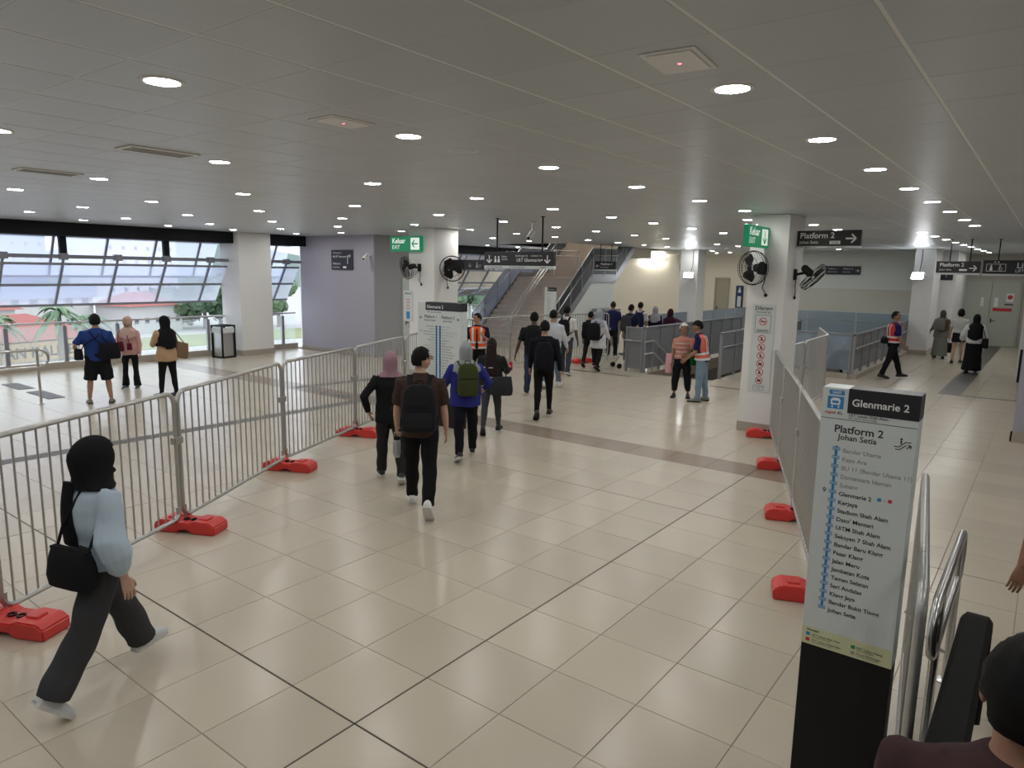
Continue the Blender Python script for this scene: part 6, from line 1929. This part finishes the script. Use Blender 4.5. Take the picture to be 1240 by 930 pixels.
# -- elderly woman and the man in the cap
p = person('elderly woman with white hair in a coral striped top facing the hall', (-3.18, 11.59), 1.56, 176, 'f', bulk=0.98, skin_c='tan', head=(12, -2), L=(0, 2, 7, 0), R=(2, 2, 6, 0), LA=(8, 16, 66, 30), RA=(4, 10, 20, 6), face=True,
           top=('short', (0.55, 0.24, 0.19), {'hem': 0.53, 'off': 0.018}), bottom=('crop', BK), shoe=(BK, False), hair=('curly', M_HAIRW))
for zf in (0.575, 0.635, 0.695, 0.75):
    a_, b_ = p.sec(zf, 0.034); g = G(); n = 24; vs = []
    for dz in (-0.013, 0.013):
        for k in range(n):
            vs.append(p.U((a_ * math.cos(2 * PI * k / n), b_ * math.sin(2 * PI * k / n), zf * p.H + dz)))
    g.add(vs, [(k, (k + 1) % n, (k + 1) % n + n, k + n) for k in range(n)]); g.obj('pale_stripe', cloth((0.60, 0.50, 0.44)), p.root, True)
bag(p, 'shopping_bag', 'bright green bag on the arm of the elderly woman', (0.0, 0.10, 0.025), (-0.31, 0.04, 0.58 * 1.56), (0.30, 0.13, 0.38), [[(-0.24, 0.04, 1.08), (-0.21, 0.02, 1.2), (-0.17, 0.01, 1.27)], [(-0.36, 0.04, 1.08), (-0.25, 0.03, 1.2), (-0.175, 0.01, 1.27)]], 0.5)
bag(p, 'carrier_bag', 'pale pink carrier bag in the right hand of the elderly woman', (0.62, 0.34, 0.38), (0.27, 0.10, 0.47 * 1.56), (0.14, 0.12, 0.42), [[(0.27, 0.10, 0.93), p.arms['R']['hand']]])
p = person('man in a black cap, navy polo and reflective vest bending toward the elderly woman', (-2.66, 11.40), 1.68, 82, 'm', skin_c='tan', lean=10, head=(8, -8), L=(4, 2, 3, 0), R=(-6, 2, 4, 0), LA=(4, 8, 46, 14), RA=(4, 10, 58, 18), face=True,
           top=('short', (0.012, 0.016, 0.07), {'hem': 0.50}), bottom=('straight', (0.20, 0.28, 0.36)), shoe=((0.20, 0.20, 0.17), False), hair=('short',))
vest(p, (0.70, 0.16, 0.12), (0.535, 0.60), True)
g = G()
vv = [(v[0] * 1.15, v[1] * 1.13 - 0.03, v[2] * 1.12) for v in _HV]
g.add(vv, [q for q in _HF if all(_HV[i][2] > 0.22 for i in q)])
loft(g, [(0, 0.85, 0.28), (0, 1.25, 0.26), (0, 1.6, 0.2)], [(0.75, 0.05), (0.7, 0.04), (0.4, 0.03)], 14)
g.v = [tuple(p.HP(v)) for v in g.v]; g.obj('cap', cloth(BK), p.root, True)

# -- right-hand corridor
p = person('guard in a navy shirt, red reflective vest and black trousers by the railing', (-0.24, 18.14), 1.74, -72, 'm', skin_c='tan', head=(-30, -8), L=(20, 2, 2, -2), R=(-16, 4, 2, 12), LA=(-4, 9, 20, 4), RA=(8, 8, 28, 6), face=True,
           top=('short', (0.012, 0.016, 0.08), {'hem': 0.53}), bottom=('straight', BK), shoe=(BK, False), hair=('short',))
vest(p, (0.55, 0.05, 0.05), (0.555, 0.625), True, 0.535)
bag(p, 'waist_pouch', 'dark waist pouch worn behind by the guard', BK, (0.0, -0.22, 0.575 * 1.74), (0.26, 0.13, 0.17), None)
p = person('woman in a brown headscarf and long olive dress with a grey backpack', (0.14, 24.48), 1.57, 8, 'f', bulk=1.12, skin_c='mid', L=(8, 0, 2, 0), R=(-8, 4, 2, 10), LA=(4, 18, 50, 10), RA=(4, 14, 12, 4),
           top=('long', (0.16, 0.16, 0.13), {'hem': 0.42, 'flare': 0.05, 'off': 0.025, 'name': 'dress_top'}), bottom=('long_skirt', (0.17, 0.18, 0.155)), shoe=((0.05, 0.04, 0.035), False), scarf=((0.085, 0.062, 0.045), {'hem': 0.60}))
backpack(p, 'grey backpack on the woman in the olive dress', (0.14, 0.14, 0.135), 0.30, 0.40, 0.15, 0.58, 0.03, sidex=-0.10)
bag(p, 'handbag', 'black handbag carried low by the woman in the olive dress', BK, (p.arms['R']['hand'].x + 0.03, p.arms['R']['hand'].y, 0.36), (0.26, 0.14, 0.32), [[(p.arms['R']['hand'].x - 0.05, p.arms['R']['hand'].y, 0.5), p.arms['R']['hand'], (p.arms['R']['hand'].x + 0.11, p.arms['R']['hand'].y, 0.5)]])
p = person('woman with black bobbed hair in a white top and black miniskirt', (0.74, 23.32), 1.66, -4, 'f', bulk=0.95, skin_c='fair', L=(-6, 4, 2, 10), R=(8, 0, 2, 0), LA=(4, 12, 14, 4), RA=(4, 10, 40, 10),
           top=('short', (0.50, 0.50, 0.49), {'hem': 0.56, 'off': 0.02}), bottom=('mini', BK), shoe=((0.10, 0.07, 0.05), False), hair=('bob',))
p = person('woman in a black headscarf and long black skirt with white printed sleeves', (1.33, 20.92), 1.62, 0, 'f', bulk=1.08, skin_c='mid', L=(-8, 6, 2, 14), R=(8, 0, 2, 0), LA=(6, 20, 40, 14), RA=(4, 20, 30, 10),
           top=('puff', (0.60, 0.60, 0.59), {'hem': 0.50, 'off': 0.02, 'name': 'blouse'}), bottom=('long_skirt', (0.010, 0.010, 0.012)), shoe=(BK, False), scarf=(BK, {'hem': 0.60, 'wide': 0.95}))
bag(p, 'shoulder_bag', 'black shoulder bag on the woman in the long black skirt', BK, (0.25, -0.06, 0.53 * 1.62), (0.16, 0.24, 0.26), [[(0.25, -0.1, 1.0), p.U((0.2, -0.08, 1.15)), p.U((0.13, -0.03, 1.34))]])

# -- foreground right: man on the escalator and the passer-by at the edge
p = person('man with short black hair in a maroon T-shirt on the escalator, lower right corner', (3.02, -0.66), 1.73, 0, 'm', z=0.13, vox=0.010, skin_c='tan', abs_head=6, head=(2, -6), bulk=1.08,
           L=(0, 2, 3, 0), R=(4, 6, 3, 0), LA=(16, 5, 66, 0), RA=(6, 12, 30, 8), top=('short', (0.060, 0.032, 0.036), {'hem': 0.49, 'off': 0.02}), bottom=('straight', (0.03, 0.03, 0.035)), shoe=(BK, False), hair=('short',))
p = person('person in a navy shirt at the right edge, with only a forearm in view', (3.15, 2.96), 1.70, -70, 'm', vox=0.010, skin_c='tan', L=(6, 2, 2, 0), R=(10, 3, 2, 0), LA=(24, 8, 20, 4), RA=(-50, 16, 34, 0), top=('short', NV, {'hem': 0.5}), bottom=('straight', BK), shoe=(BK, False), hair=('short',))

bake_all()
